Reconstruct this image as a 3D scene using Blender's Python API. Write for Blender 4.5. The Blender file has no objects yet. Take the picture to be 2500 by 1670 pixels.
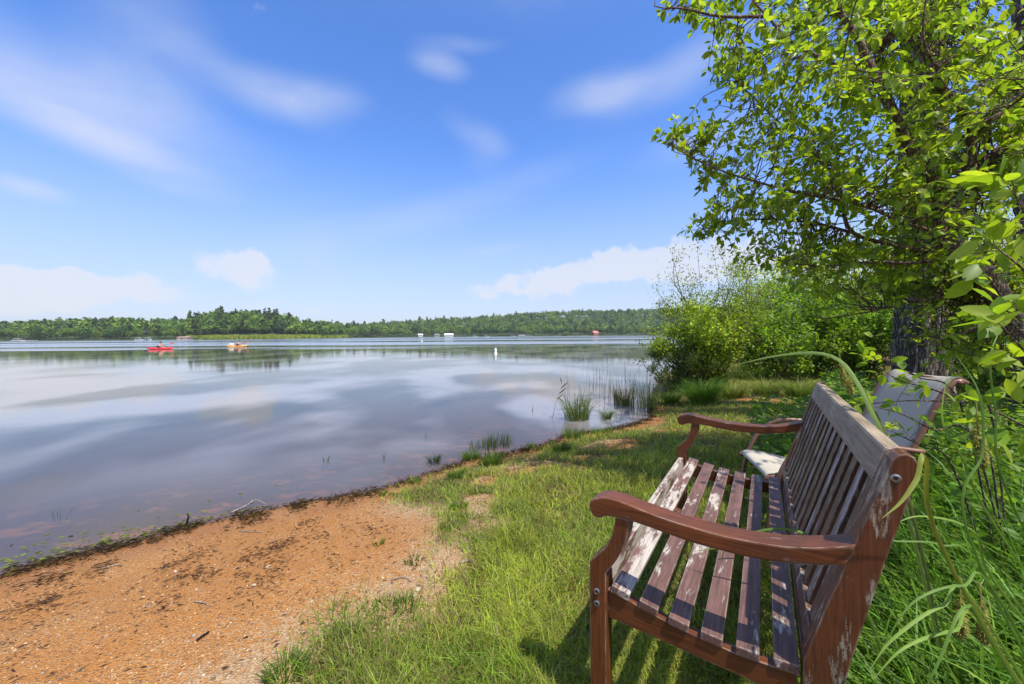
import bpy, bmesh, math
import numpy as np
from mathutils import Vector, Matrix
rng = np.random.default_rng(7)
R = math.radians
sc = bpy.context.scene
COL = sc.collection

# ---------------------------------------------------------------- camera
H, F = 1.144, 948.42                 # eye height above the bench feet (m); focal length in px of the 2500 px wide photo
ROLL, PIT = R(.438), R(.9967)
cam = bpy.data.cameras.new('camera'); cam_o = bpy.data.objects.new('camera', cam); COL.objects.link(cam_o)
cam.sensor_width = 36; cam.sensor_fit = 'HORIZONTAL'; cam.lens = F/2500*36
cam.clip_start = .02; cam.clip_end = 20000
cam_o.matrix_world = Matrix.Translation((0, 0, H)) @ Matrix.Rotation(R(90)-PIT, 4, 'X') @ Matrix.Rotation(-ROLL, 4, 'Z')
sc.camera = cam_o

def ray(x, y):
    u0, v0 = x-1250, y-835
    u = u0*math.cos(ROLL)-v0*math.sin(ROLL); v = u0*math.sin(ROLL)+v0*math.cos(ROLL)
    xc, zc = u/F, -v/F
    return np.array([xc, math.cos(PIT)+zc*math.sin(PIT), zc*math.cos(PIT)-math.sin(PIT)])
def P(x, y, d):                      # point seen at a pixel, d metres ahead
    q = ray(x, y); q = q*(d/q[1]); return np.array([q[0], q[1], q[2]+H])
def PZ(x, y, z):                     # point seen at a pixel on the level z
    q = ray(x, y); t = (z-H)/q[2]; return np.array([q[0]*t, q[1]*t, z])

# ---------------------------------------------------------------- nodes helper
class NT:
    def __init__(s, tree): s.t = tree; s.n = tree.nodes; s.l = tree.links
    def new(s, typ, **kw):
        n = s.n.new(typ)
        ins = kw.pop('ins', {})
        for k, v in kw.items(): setattr(n, k, v)
        for k, v in ins.items(): s.set(n, k, v)
        return n
    def set(s, n, k, v):
        sock = n.inputs[k]
        if isinstance(v, bpy.types.NodeSocket): s.l.new(v, sock)
        elif isinstance(v, bpy.types.Node): s.l.new(v.outputs[0], sock)
        else: sock.default_value = v
    def math(s, op, a, b=0.0, c=None, clamp=False):
        n = s.new('ShaderNodeMath', operation=op, use_clamp=clamp); s.set(n, 0, a); s.set(n, 1, b)
        if c is not None: s.set(n, 2, c)
        return n.outputs[0]
    def vmath(s, op, a, b=(0, 0, 0), scale=None):
        n = s.new('ShaderNodeVectorMath', operation=op); s.set(n, 0, a); s.set(n, 1, b)
        if scale is not None: s.set(n, 'Scale', scale)
        return n.outputs['Value'] if op in ('LENGTH', 'DOT_PRODUCT') else n.outputs[0]
    def mr(s, v, a, b, c=0., d=1., smooth=True):
        n = s.new('ShaderNodeMapRange', interpolation_type='SMOOTHSTEP' if smooth else 'LINEAR')
        s.set(n, 0, v); s.set(n, 1, a); s.set(n, 2, b); s.set(n, 3, c); s.set(n, 4, d); return n.outputs[0]
    def noise(s, vec, scale, detail=4, rough=.55, dist=0.):
        n = s.new('ShaderNodeTexNoise', ins={'Vector': vec, 'Scale': scale, 'Detail': detail, 'Roughness': rough, 'Distortion': dist}); return n.outputs[0]
    def mixc(s, f, a, b, mode='MIX'):
        n = s.new('ShaderNodeMix', data_type='RGBA', blend_type=mode); s.set(n, 0, f); s.set(n, 6, a); s.set(n, 7, b); return n.outputs[2]
    def map(s, vec, loc=(0, 0, 0), rot=(0, 0, 0), scale=(1, 1, 1), typ='POINT'):
        n = s.new('ShaderNodeMapping', vector_type=typ); s.set(n, 0, vec); s.set(n, 1, loc); s.set(n, 2, rot); s.set(n, 3, scale); return n.outputs[0]

# ---------------------------------------------------------------- sun and sky
SUNV = Vector((.345, -.404, 1.02)).normalized()
SUN_EL = math.asin(SUNV.z); SUN_AZ = math.atan2(SUNV.x, SUNV.y)
sun = bpy.data.lights.new('sun', 'SUN'); sun.energy = 4.5; sun.angle = R(.53); sun.color = (1, .94, .83)
sun_o = bpy.data.objects.new('sun', sun); COL.objects.link(sun_o)
sun_o.rotation_euler = (-SUNV).to_track_quat('-Z', 'Y').to_euler(); sun_o.location = (0, 0, 30)

world = bpy.data.worlds.new('World'); sc.world = world; world.use_nodes = True
w = NT(world.node_tree); w.n.clear()
sky = w.new('ShaderNodeTexSky', sky_type='NISHITA', sun_disc=False, sun_elevation=SUN_EL, sun_rotation=SUN_AZ, altitude=200.,
            air_density=1.0, dust_density=.6, ozone_density=2.2)
tc = w.new('ShaderNodeTexCoord'); D = tc.outputs['Generated']
sep = w.new('ShaderNodeSeparateXYZ', ins={0: D})
az = w.math('ARCTAN2', sep.outputs[0], sep.outputs[1]); el = w.math('ARCSINE', sep.outputs[2])
# thin streaks, puffs and the low cumulus, each placed by azimuth and elevation
ae = w.new('ShaderNodeCombineXYZ', ins={0: az, 1: el, 2: 0.}).outputs[0]
wn = w.new('ShaderNodeTexNoise', ins={'Vector': D, 'Scale': 3.2, 'Detail': 2.})
warp = w.vmath('MULTIPLY', w.vmath('SUBTRACT', wn.outputs['Color'], (.5, .5, .5)), (.085, .06, 0))
aw = w.vmath('ADD', ae, warp)
def sky_ae(x, y):
    q = ray(x, y); q = q/np.linalg.norm(q); return math.atan2(q[0], q[1]), math.asin(q[2])
def blob(vec, x, y, rx, ry, rot, amp, core=0.):
    a, e = sky_ae(x, y)
    q = w.map(vec, loc=(a, e, 0), rot=(0, 0, R(rot)), scale=(rx/F, ry/F, 1), typ='TEXTURE')
    return w.math('MULTIPLY', w.mr(w.vmath('LENGTH', q), 1., core, 0., 1.), amp)
def accumulate(lst):
    o = lst[0]
    for b in lst[1:]: o = w.math('ADD', o, b)
    return o
cirrus = accumulate([blob(aw, *a) for a in [
    (250, 250, 330, 100, -8, .55), (370, 130, 140, 150, 10, .32), (40, 215, 240, 70, -8, .34), (270, 355, 260, 50, -12, .55),
    (720, 235, 190, 55, 6, .62), (600, 205, 230, 45, -12, .24), (1075, 160, 95, 34, -4, .55), (1460, 235, 150, 55, 8, .6), (1640, 190, 260, 60, 14, .45),
    (1180, 330, 130, 45, -25, .22), (1190, 370, 80, 80, -40, .16), (50, 470, 60, 22, -3, .75), (440, 465, 120, 24, -5, .25),
    (1060, 520, 620, 60, 16, .26), (1200, 610, 120, 18, 3, .25), (1750, 330, 260, 60, 10, .3), (780, 630, 110, 60, 8, .2), (1120, 110, 140, 20, 3, .25)]])
fib = w.noise(w.map(ae, rot=(0, 0, R(12)), scale=(2.0, 6., 1)), 2.2, 5, .55, .5)
cirrus = w.math('MULTIPLY', cirrus, w.mr(fib, .15, .8, .42, .92))
gen = w.mr(w.noise(w.map(D, scale=(1.1, 1.1, 2.6)), 1.5, 6, .6, .4), .40, .70, .1, .8)          # thin cloud added mostly out of view, thickened to whiten the fill light
front = w.mr(w.math('ABSOLUTE', az), .95, 1.25, 0., 1.)
gen = w.math('MULTIPLY', gen, w.math('MAXIMUM', front, w.mr(el, .62, .85, 0., 1.)))
puffn = w.noise(D, 17., 6, .62)
pw = w.vmath('ADD', ae, w.vmath('MULTIPLY', w.vmath('SUBTRACT', w.new('ShaderNodeTexNoise', ins={'Vector': D, 'Scale': 20., 'Detail': 5.}).outputs['Color'], (.5, .5, .5)), (.085, .075, 0)))
puff = accumulate([blob(pw, *a) for a in [
    (60, 715, 115, 55, 0, 1., .25), (270, 705, 170, 48, 4, 1., .25), (570, 655, 105, 60, -8, .95, .2), (620, 640, 60, 32, 0, .7, .2),
    (1270, 690, 170, 38, 12, 1., .3), (1420, 665, 160, 52, 12, 1., .3), (1560, 640, 150, 62, 8, 1., .3), (1720, 640, 200, 70, 4, 1., .3), (1360, 715, 220, 30, 3, .6, .1),
    (700, 745, 300, 24, 0, .45, .1), (-150, 700, 200, 60, 0, 1., .2), (2050, 650, 250, 70, 0, 1., .2), (2400, 640, 260, 80, 0, 1., .2)]])
puff = w.mr(w.math('ADD', puff, w.math('MULTIPLY', w.math('SUBTRACT', puffn, .5), 1.9)), .32, 1.05, 0., .72)
hs = w.new('ShaderNodeHueSaturation', ins={'Hue': .505, 'Saturation': 1.22, 'Value': 1.07, 'Color': sky.outputs[0]})
skyc = w.mixc(1., hs.outputs[0], (.96, 1.02, 1.2, 1), 'MULTIPLY')
hz = w.mr(el, -.02, .46, .80, 0.)
skyc = w.mixc(hz, skyc, (2.55, 2.78, 3.6, 1))
cl = w.mixc(w.math('MINIMUM', w.math('ADD', cirrus, gen), .8), skyc, (3.3, 3.6, 4.5, 1))
cl = w.mixc(puff, cl, (3.9, 3.98, 4.25, 1))
bg = w.new('ShaderNodeBackground', ins={'Color': cl, 'Strength': .15})
w.l.new(bg.outputs[0], w.new('ShaderNodeOutputWorld').inputs[0])

world.cycles.sampling_method = 'MANUAL'; world.cycles.sample_map_resolution = 512
vs = sc.view_settings; vs.view_transform = 'Standard'; vs.look = 'None'; vs.gamma = 1; vs.exposure = .5; vs.use_curve_mapping = False
cy = sc.cycles; cy.max_bounces = 8; cy.diffuse_bounces = 3; cy.glossy_bounces = 3; cy.transmission_bounces = 4; cy.transparent_max_bounces = 8
cy.caustics_reflective = False; cy.caustics_refractive = False

# ---------------------------------------------------------------- mesh helpers
def tag(o, label=None, cat=None, group=None, kind=None):
    for k, v in (('label', label), ('category', cat), ('group', group), ('kind', kind)):
        if v: o[k] = v
    return o
def link(name, data, parent=None):
    o = bpy.data.objects.new(name, data); COL.objects.link(o)
    if parent is not None: o.parent = parent
    return o
def empty(name, loc=(0, 0, 0), rz=0., **kw):
    o = link(name, None); o.location = [float(c) for c in loc]; o.rotation_euler = (0, 0, rz); o.empty_display_size = .1
    return tag(o, **kw)
def mesh_np(name, V, T, mat, col=None, smooth=False):
    V = np.ascontiguousarray(V, dtype=np.float32).reshape(-1, 3); T = np.ascontiguousarray(T, dtype=np.int32).reshape(-1, 3)
    me = bpy.data.meshes.new(name); n = len(T)
    me.vertices.add(len(V)); me.vertices.foreach_set('co', V.ravel())
    me.loops.add(n*3); me.loops.foreach_set('vertex_index', T.ravel())
    me.polygons.add(n); me.polygons.foreach_set('loop_start', np.arange(0, n*3, 3, dtype=np.int32)); me.polygons.foreach_set('loop_total', np.full(n, 3, np.int32))
    if smooth: me.polygons.foreach_set('use_smooth', np.ones(n, bool))
    if col is not None:
        at = me.color_attributes.new('col', 'FLOAT_COLOR', 'POINT')
        c = np.ones((len(V), 4), np.float32); c[:, :3] = np.asarray(col).reshape(-1, 3); at.data.foreach_set('color', c.ravel())
    me.update(calc_edges=True); me.materials.append(mat)
    return me
class Bulk:
    def __init__(s): s.V = []; s.T = []; s.C = []; s.n = 0
    def add(s, V, T, C=None):
        V = np.asarray(V, float).reshape(-1, 3); s.V.append(V); s.T.append(np.asarray(T).reshape(-1, 3)+s.n); s.n += len(V)
        s.C.append(np.broadcast_to(np.ones(3) if C is None else np.asarray(C, float), (len(V), 3)) if np.ndim(C) < 2 else np.asarray(C).reshape(-1, 3))
    def build(s, name, mat, parent=None, off=(0, 0, 0), smooth=False, **kw):
        me = mesh_np(name, np.concatenate(s.V)-np.asarray(off, float), np.concatenate(s.T), mat, np.concatenate(s.C), smooth)
        return tag(link(name, me, parent), **kw)
def hash2(i, j, s): 
    n = (i*374761393+j*668265263+s*974634777) & 0xffffffff
    n = ((n ^ (n >> 13))*1274126177) & 0xffffffff
    return ((n ^ (n >> 16)) & 0xffff)/65535.
def vnoise(x, y, s=0):
    x = np.asarray(x, float); y = np.asarray(y, float)
    i = np.floor(x).astype(np.int64); j = np.floor(y).astype(np.int64); fx = x-i; fy = y-j
    fx = fx*fx*(3-2*fx); fy = fy*fy*(3-2*fy)
    return (hash2(i, j, s)*(1-fx)+hash2(i+1, j, s)*fx)*(1-fy)+(hash2(i, j+1, s)*(1-fx)+hash2(i+1, j+1, s)*fx)*fy
def fbm(x, y, s=0, o=4):
    r = 0; a = .5
    for k in range(o): r = r+a*vnoise(np.asarray(x)*2**k, np.asarray(y)*2**k, s+k); a *= .5
    return r/(1-.5**o)
def sstep(a, b, v): t = np.clip((v-a)/(b-a), 0, 1); return t*t*(3-2*t)
def inpoly(x, y, poly):
    r = np.zeros(np.shape(x), bool); p = np.asarray(poly)[:, :2]; q = np.roll(p, -1, 0)
    for (x1, y1), (x2, y2) in zip(p, q):
        if y1 == y2: continue
        r ^= ((y1 > y) != (y2 > y)) & (x < (x2-x1)*(y-y1)/(y2-y1)+x1)
    return r
def polydist(x, y, poly, closed=True):
    d = np.full(np.shape(x), 1e9); p = np.asarray(poly)[:, :2]; q = np.roll(p, -1, 0)
    if not closed: p = p[:-1]; q = q[:-1]
    for a, b in zip(p, q):
        ab = b-a; t = np.clip(((x-a[0])*ab[0]+(y-a[1])*ab[1])/(ab@ab+1e-12), 0, 1)
        d = np.minimum(d, np.hypot(x-a[0]-t*ab[0], y-a[1]-t*ab[1]))
    return d
def unit(v): v = np.asarray(v, float); return v/(np.linalg.norm(v, axis=-1, keepdims=True)+1e-12)

def blades(base, h, wd, azi, lean, seg=2, twist=None, droop=0.):
    """tapering grass blades; returns verts (N,2seg+1,3) and tris"""
    N = len(base); tw = azi+np.pi/2 if twist is None else twist
    d = np.stack([np.cos(azi), np.sin(azi), 0*azi], 1); s = np.stack([np.cos(tw), np.sin(tw), 0*tw], 1)
    V = np.zeros((N, 2*seg+1, 3)); 
    for k in range(seg+1):
        t = k/seg
        c = base+d*(h*lean*t**1.8)[:, None]; c[:, 2] += h*(t-.35*np.minimum(lean, 1.6)*t*t-droop*t**3)
        if k == seg: V[:, 2*seg] = c
        else:
            hw = (wd*.5*(1-t)**.6*(1 if k else .8))[:, None]
            V[:, 2*k] = c-s*hw; V[:, 2*k+1] = c+s*hw
    T = []
    for k in range(seg-1): T += [(2*k, 2*k+1, 2*k+3), (2*k, 2*k+3, 2*k+2)]
    T.append((2*seg-2, 2*seg-1, 2*seg))
    T = np.asarray(T)[None]+(np.arange(N)*(2*seg+1))[:, None, None]
    return V.reshape(-1, 3), T.reshape(-1, 3)
# ovate leaf template: x along, y across, z up; folded at the midrib, tip bent down
_ts = [0, .2, .5, .8, 1]; _hw = [0, .20, .27, .17, 0]
LV = [(t, 0, -.10*t*t-.0) for t in _ts]+[(t, w_, .10*w_*2-.10*t*t) for t, w_ in zip(_ts[1:4], _hw[1:4])]+[(t, -w_, .10*w_*2-.10*t*t) for t, w_ in zip(_ts[1:4], _hw[1:4])]
LV = np.array(LV); LT = np.array([(0, 1, 5), (1, 2, 5), (5, 2, 6), (2, 3, 6), (6, 3, 7), (3, 4, 7), (0, 8, 1), (1, 8, 2), (8, 9, 2), (2, 9, 3), (9, 10, 3), (3, 10, 4)])
SV = np.array([(0, 0, 0), (.45, .3, .08), (.45, -.3, .08), (1, 0, -.06)]); ST = np.array([(0, 3, 1), (0, 2, 3)])
def basis(dr, up):
    x = unit(dr); y = unit(np.cross(up, x)); z = np.cross(x, y); return x, y, z
def leaves(pos, dr, up, ln, wr=1., tv=None, tt=None):
    tv = LV if tv is None else tv; tt = LT if tt is None else tt
    x, y, z = basis(dr, up); wr = np.broadcast_to(wr, np.shape(ln)); L = ln[:, None, None]
    V = pos[:, None]+L*(tv[None, :, 0:1]*x[:, None]+tv[None, :, 1:2]*wr[:, None, None]*y[:, None]+tv[None, :, 2:3]*z[:, None])
    T = tt[None]+(np.arange(len(pos))*len(tv))[:, None, None]
    return V.reshape(-1, 3), T.reshape(-1, 3)
def tube(B, pts, r0, r1=None, ns=6, C=None, cap=True):
    pts = np.asarray(pts, float); n = len(pts); r = np.linspace(r0, r0 if r1 is None else r1, n) if np.ndim(r0) == 0 else np.asarray(r0)
    tg = unit(np.gradient(pts, axis=0)); m = unit(tg.mean(0)); ref = np.array([0, 0, 1.]) if abs(m[2]) < .8 else np.array([1., 0, 0])
    s = unit(np.cross(tg, ref)); u = np.cross(s, tg)
    a = np.arange(ns)*2*np.pi/ns
    V = pts[:, None]+r[:, None, None]*(np.cos(a)[None, :, None]*s[:, None]+np.sin(a)[None, :, None]*u[:, None])
    T = []
    for i in range(n-1):
        for j in range(ns):
            k = (j+1) % ns; T += [(i*ns+j, i*ns+k, (i+1)*ns+k), (i*ns+j, (i+1)*ns+k, (i+1)*ns+j)]
    V = V.reshape(-1, 3)
    if cap:
        V = np.vstack([V, pts[:1], pts[-1:]])
        for j in range(ns): k = (j+1) % ns; T += [(n*ns, k, j), (n*ns+1, (n-1)*ns+j, (n-1)*ns+k)]
    B.add(V, T, C)
def spline(pts, n):
    p = np.asarray(pts, float); p = np.vstack([2*p[0]-p[1], p, 2*p[-1]-p[-2]]); m = len(p)-3; out = []
    for u in np.linspace(0, m, n):
        i = min(int(u), m-1); t = u-i; a, b, c, d = p[i:i+4]
        out.append(.5*((2*b)+(c-a)*t+(2*a-5*b+4*c-d)*t*t+(3*b-a-3*c+d)*t**3))
    return np.array(out)
def colvar(n, base, dv=.15, dh=.08):
    c = np.asarray(base, float)[None]*(1+dv*rng.standard_normal((n, 1)))
    c = c*(1+dh*rng.standard_normal((n, 3))*np.array([1., .35, .6])); return np.clip(c, .004, 1)
def bm_obj(name, bm, mat, parent=None, smooth=False, **kw):
    me = bpy.data.meshes.new(name); bm.normal_update(); bm.to_mesh(me); bm.free(); me.materials.append(mat)
    if smooth: me.polygons.foreach_set('use_smooth', np.ones(len(me.polygons), bool))
    return tag(link(name, me, parent), **kw)
def bm_box(bm, lo, hi, bev=0., M=None):
    r = bmesh.ops.create_cube(bm, size=1); vv = r['verts']; lo = Vector(lo); hi = Vector(hi)
    for v in vv: v.co = Vector(((v.co.x+.5)*(hi.x-lo.x)+lo.x, (v.co.y+.5)*(hi.y-lo.y)+lo.y, (v.co.z+.5)*(hi.z-lo.z)+lo.z))
    if bev: 
        ed = list({e for v in vv for e in v.link_edges}); r = bmesh.ops.bevel(bm, geom=ed, offset=bev, segments=2, affect='EDGES', profile=.6); vv = list({v for f in r['faces'] for v in f.verts} | {v for v in vv if v.is_valid})
    if M is not None: bmesh.ops.transform(bm, matrix=M, verts=vv)
    return bm
def box(name, lo, hi, mat, parent=None, bev=0., M=None, **kw):
    return bm_obj(name, bm_box(bmesh.new(), lo, hi, bev, M), mat, parent, **kw)
def prism(prof, y0, y1, bev=.003):
    """outline in (x,z) extruded along y"""
    bm = bmesh.new(); f = bm.faces.new([bm.verts.new((x, y0, z)) for x, z in prof])
    r = bmesh.ops.extrude_face_region(bm, geom=[f]); bmesh.ops.translate(bm, vec=(0, y1-y0, 0), verts=[v for v in r['geom'] if isinstance(v, bmesh.types.BMVert)])
    bmesh.ops.recalc_face_normals(bm, faces=bm.faces)
    if bev:
        ed = [e for e in bm.edges if (len(e.link_faces) == 2 and e.calc_face_angle(0) > .6)]
        bmesh.ops.bevel(bm, geom=ed, offset=bev, segments=2, affect='EDGES', profile=.6, clamp_overlap=True)
    return bm
def copy_tree(o, parent=None):
    c = o.copy(); COL.objects.link(c); c.parent = parent
    for ch in o.children: copy_tree(ch, c)
    return c

# ---------------------------------------------------------------- materials
def material(name):
    m = bpy.data.materials.new(name); m.use_nodes = True; t = NT(m.node_tree); t.n.clear(); return m, t
def finish(t, shader, disp=None): 
    o = t.new('ShaderNodeOutputMaterial'); t.l.new(shader, o.inputs[0])
def principled(t, col, rough=.6, spec=.4, normal=None, metal=0.):
    b = t.new('ShaderNodeBsdfPrincipled', ins={'Base Color': col, 'Roughness': rough, 'Specular IOR Level': spec, 'Metallic': metal})
    if normal is not None: t.set(b, 'Normal', normal)
    return b.outputs[0]
def bump(t, h, strength=.5, dist=.01): return t.new('ShaderNodeBump', ins={'Height': h, 'Strength': strength, 'Distance': dist}).outputs[0]
def plain(name, col, rough=.5, spec=.4, var=.12, scale=20., metal=0., bmp=.15):
    m, t = material(name); co = t.new('ShaderNodeTexCoord').outputs['Object']; n = t.noise(co, scale, 5)
    c = t.mixc(n, tuple(v*(1-var*1.5) for v in col)+(1,), tuple(min(1, v*(1+var*1.5)) for v in col)+(1,))
    finish(t, principled(t, c, t.mr(n, .3, .7, max(.02, rough-.1), min(1., rough+.1)), spec, bump(t, n, bmp, .004), metal)); return m
def leafmat(name, trans=.45, rough=.42, spec=.35, tint=(1.25, 1.2, .45)):
    m, t = material(name); a = t.new('ShaderNodeAttribute', attribute_name='col').outputs[0]
    g = t.new('ShaderNodeNewGeometry'); n = t.noise(g.outputs['Position'], 60., 2)
    c = t.mixc(1., a, t.mixc(n, (.82, .82, .8, 1), (1.14, 1.16, 1.1, 1)), 'MULTIPLY')
    p = principled(t, c, rough, spec)
    tr = t.new('ShaderNodeBsdfTranslucent', ins={'Color': t.mixc(1., c, tint+(1,), 'MULTIPLY')}).outputs[0]
    mx = t.new('ShaderNodeMixShader', ins={0: trans, 1: p, 2: tr}); finish(t, mx.outputs[0]); return m
M_leaf = leafmat('leaf_green', .55, .42, .35, (1.55, 1.5, .5)); M_grass = leafmat('grass_blade', .4, .5, .3, (1.15, 1.15, .5)); M_far = leafmat('far_foliage', .22, .8, .1, (1.1, 1.1, .5))
M_debris = leafmat('dead_weed', .05, .8, .2, (1, 1, 1))
def barkmat(name, c1, c2, sc_=(20, 20, 5), b=.9, dist=.02):
    m, t = material(name); co = t.new('ShaderNodeTexCoord').outputs['Object']; v = t.map(co, scale=sc_)
    n = t.noise(v, 1.6, 8, .65, .6); n2 = t.noise(co, 60., 4)
    r = t.math('ABSOLUTE', t.math('SUBTRACT', n, .5)); h = t.math('ADD', t.mr(r, 0., .16), t.math('MULTIPLY', n2, .25))
    c = t.mixc(t.mr(h, .1, 1.), c1+(1,), c2+(1,)); finish(t, principled(t, c, .9, .15, bump(t, h, b, dist))); return m
M_bark = barkmat('pine_bark', (.065, .054, .045), (.46, .40, .34)); M_twig = barkmat('twig_bark', (.06, .042, .03), (.30, .23, .165), (40, 40, 12), .4, .003)
M_fartrunk = plain('far_trunk', (.16, .13, .1), .9, .1, .2, 2.)

# ================================================================ SETTING
ZW = -.22                                                       # lake level
shore_px = [(0, 1402), (215, 1346), (345, 1318), (456, 1284), (575, 1262), (651, 1245), (760, 1222), (809, 1216), (918, 1196), (991, 1174), (1100, 1139), (1143, 1124),
            (1239, 1106), (1326, 1087), (1384, 1062), (1478, 1050), (1540, 1036), (1592, 1018), (1585, 985), (1592, 950)]
near = [PZ(x, y, ZW)[:2] for x, y in shore_px]
right = [(5.0, 13.), (8.5, 18.5), (16, 30), (40, 60), (110, 130), (210, 250), (300, 340)]
far_sh = []
FAR = [(1700, 430), (1600, 450), (1300, 445), (1100, 430), (900, 380), (800, 320), (770, 285), (620, 276), (480, 268), (440, 250), (300, 245), (0, 238), (-200, 240)]
for x, d in FAR: far_sh.append(((x-1250)/F*d, d))
left = [(-420, 190), (-430, 40), (-330, -70), (-150, -75), (-40, -20), (-9.5, -.9)]
LAKE = np.array(list(near)+right+far_sh+left)
def lake_sd(x, y):
    d = polydist(x, y, LAKE); return np.where(inpoly(x, y, LAKE), -d, d)       # >0 on land
RIDGE_X = [-1500, -400, 0, 120, 210, 300, 400, 470, 530, 600, 680, 760, 860, 950, 1050, 1150, 1300, 1400, 1600, 1900, 3000]
RIDGE_H = [4, 5, 3.2, 4.4, 5.5, 5.8, 4.4, 4.8, 10, 10.6, 8., 4.5, 4.5, 10, 16, 21, 30, 33, 34, 34, 30]
RIDGE_D = [90, 90, 90, 90, 90, 90, 80, 50, 34, 34, 34, 34, 90, 150, 200, 230, 250, 250, 250, 250, 250]
def ground_z(x, y, sd=None):
    x = np.asarray(x, float); y = np.asarray(y, float)
    sd = lake_sd(x, y) if sd is None else sd
    n = (fbm(x*1.1, y*1.1, 3)-.5)*.05+(fbm(x*4, y*4, 9)-.5)*.018
    land = ZW+.235*sstep(-.05, 1.75, sd)+n*sstep(0., .9, sd)+.02*np.clip(sd-6, 0, 40)
    bed = ZW-.012-.055*np.abs(sd)**.95
    z = np.where(sd > 0, land, np.maximum(bed, ZW-3))
    pxx = 1250+F*x/np.maximum(y, 1.); farm = sstep(120, 200, np.hypot(x, y))*(y > 60)
    hill = np.interp(pxx, RIDGE_X, RIDGE_H)*sstep(6, np.interp(pxx, RIDGE_X, RIDGE_D), sd)
    return np.where((sd > 0), z+farm*(hill+.4*sstep(0, 3, sd)), z)
gz1 = lambda x, y: float(ground_z(np.array([x]), np.array([y]))[0])
def G(x, y):                                                    # pixel to point on the ground
    z = 0.
    for _ in range(8): p = PZ(x, y, z); z = gz1(p[0], p[1])
    return np.array([p[0], p[1], z])

# where grass grows (outline unprojected on to the ground) and the bare patches in it
gp = [(660, 1760), (800, 1655), (940, 1575), (1080, 1500), (1120, 1420), (1160, 1350), (1210, 1300), (1150, 1240), (1050, 1205), (1010, 1168), (1100, 1134), (1239, 1103), (1326, 1084), (1384, 1060), (1478, 1047), (1592, 1016)]
GRASS = np.array([PZ(x, y, -.05)[:2] for x, y in gp]+[(3.75, 9.8), (5.05, 13), (8.6, 18.5), (16.2, 30), (40, 59), (110, 125), (140, 60), (60, -8), (-.6, -8), (-.62, .4)])
BARE = [(1500, 1075, .45), (1570, 1000, .5), (1375, 1135, .28), (1190, 1150, .22), (1260, 1135, .3), (1330, 1120, .25), (1160, 1225, .22), (1170, 1260, .15), (1620, 1040, .3), (1850, 985, .5), (1440, 1110, .3)]
BARE = [(*PZ(x, y, -.05)[:2], r) for x, y, r in BARE]
def grass_mask(x, y):
    d = polydist(x, y, GRASS); s = np.where(inpoly(x, y, GRASS), d, -d)
    s = s+(fbm(x*2.6, y*2.6, 21)-.5)*.75
    m = sstep(-.42, .26, s)**1.4
    for bx, by, r in BARE:
        q = np.hypot(x-bx, (y-by)*.8)+(fbm(x*5, y*5, 33)-.5)*.4*r*2
        m = m*(1-.93*(1-sstep(r*.35, r*.95, q)))
    return m

# ground sheet: one polar mesh, fine near the camera, out to the horizon
def polar_angles():
    a = np.concatenate([np.linspace(-68, 68, 420), np.linspace(68, 292, 90)[1:-1]]); return np.radians(a)
th = polar_angles(); rr = np.concatenate([[.05], np.geomspace(.35, 3.2, 90), np.geomspace(3.3, 16, 90), np.geomspace(16.6, 160, 60), np.linspace(165, 900, 150), np.geomspace(950, 6000, 14)])
TT, RR = np.meshgrid(th, rr); gx = (RR*np.sin(TT)).ravel(); gy = (RR*np.cos(TT)).ravel()
sd = lake_sd(gx, gy); gz = ground_z(gx, gy, sd); na, nr = len(th), len(rr)
gm = grass_mask(gx, gy)
i = np.arange(nr-1)[:, None]*na; j = np.arange(na)[None]; k = (j+1) % na
q = np.stack([i+j, i+na+j, i+na+k, i+k], -1).reshape(-1, 4); T = np.concatenate([q[:, [0, 2, 1]], q[:, [0, 3, 2]]])
mg, t = material('ground_sand_soil')
pos = t.new('ShaderNodeNewGeometry').outputs['Position']; zc = t.new('ShaderNodeSeparateXYZ', ins={0: pos}).outputs[2]
att = t.new('ShaderNodeAttribute', attribute_name='col'); gs = t.new('ShaderNodeSeparateColor', ins={0: att.outputs[0]}); gmask = gs.outputs[0]; farmask = gs.outputs[1]
n1 = t.noise(pos, 2.2, 5); n2 = t.noise(pos, 28., 5, .7); n3 = t.noise(pos, 190., 3, .7)
vor = t.new('ShaderNodeTexVoronoi', ins={'Vector': pos, 'Scale': 150.}); vor2 = t.new('ShaderNodeTexVoronoi', ins={'Vector': pos, 'Scale': 330.})
sand = t.mixc(n1, (.39, .158, .036, 1), (.49, .225, .060, 1)); sand = t.mixc(t.mr(n2, .35, .72), sand, (.43, .185, .048, 1))
grain = t.new('ShaderNodeSeparateColor', ins={0: vor.outputs['Color']})
sand = t.mixc(t.math('MULTIPLY', t.mr(grain.outputs[0], .72, .86), t.mr(t.math('ADD', n1, t.math('MULTIPLY', gs.outputs[2], .3)), .42, .68, .08, .8)), sand, (.50, .35, .19, 1))
sand = t.mixc(t.math('MULTIPLY', t.mr(grain.outputs[1], .78, .9), .75), sand, (.16, .09, .05, 1))
sand = t.mixc(t.math('MULTIPLY', t.mr(n3, .6, .75), .5), sand, (.18, .1, .05, 1))
palegr = t.mr(t.math('ADD', gs.outputs[2], t.math('MULTIPLY', t.math('SUBTRACT', n2, .5), 2.2)), .42, 1.)    # pale gravel along the edge of the turf
sand = t.mixc(t.math('MULTIPLY', palegr, .72), sand, t.mixc(grain.outputs[2], (.27, .16, .08, 1), (.60, .46, .29, 1)))
zr = t.math('ADD', zc, t.math('MULTIPLY', t.math('SUBTRACT', n1, .5), .05))
wet = t.mr(zr, ZW-.02, ZW+.07, 1., 0.)
sand = t.mixc(t.math('MULTIPLY', wet, .45), sand, (.17, .065, .022, 1))
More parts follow.
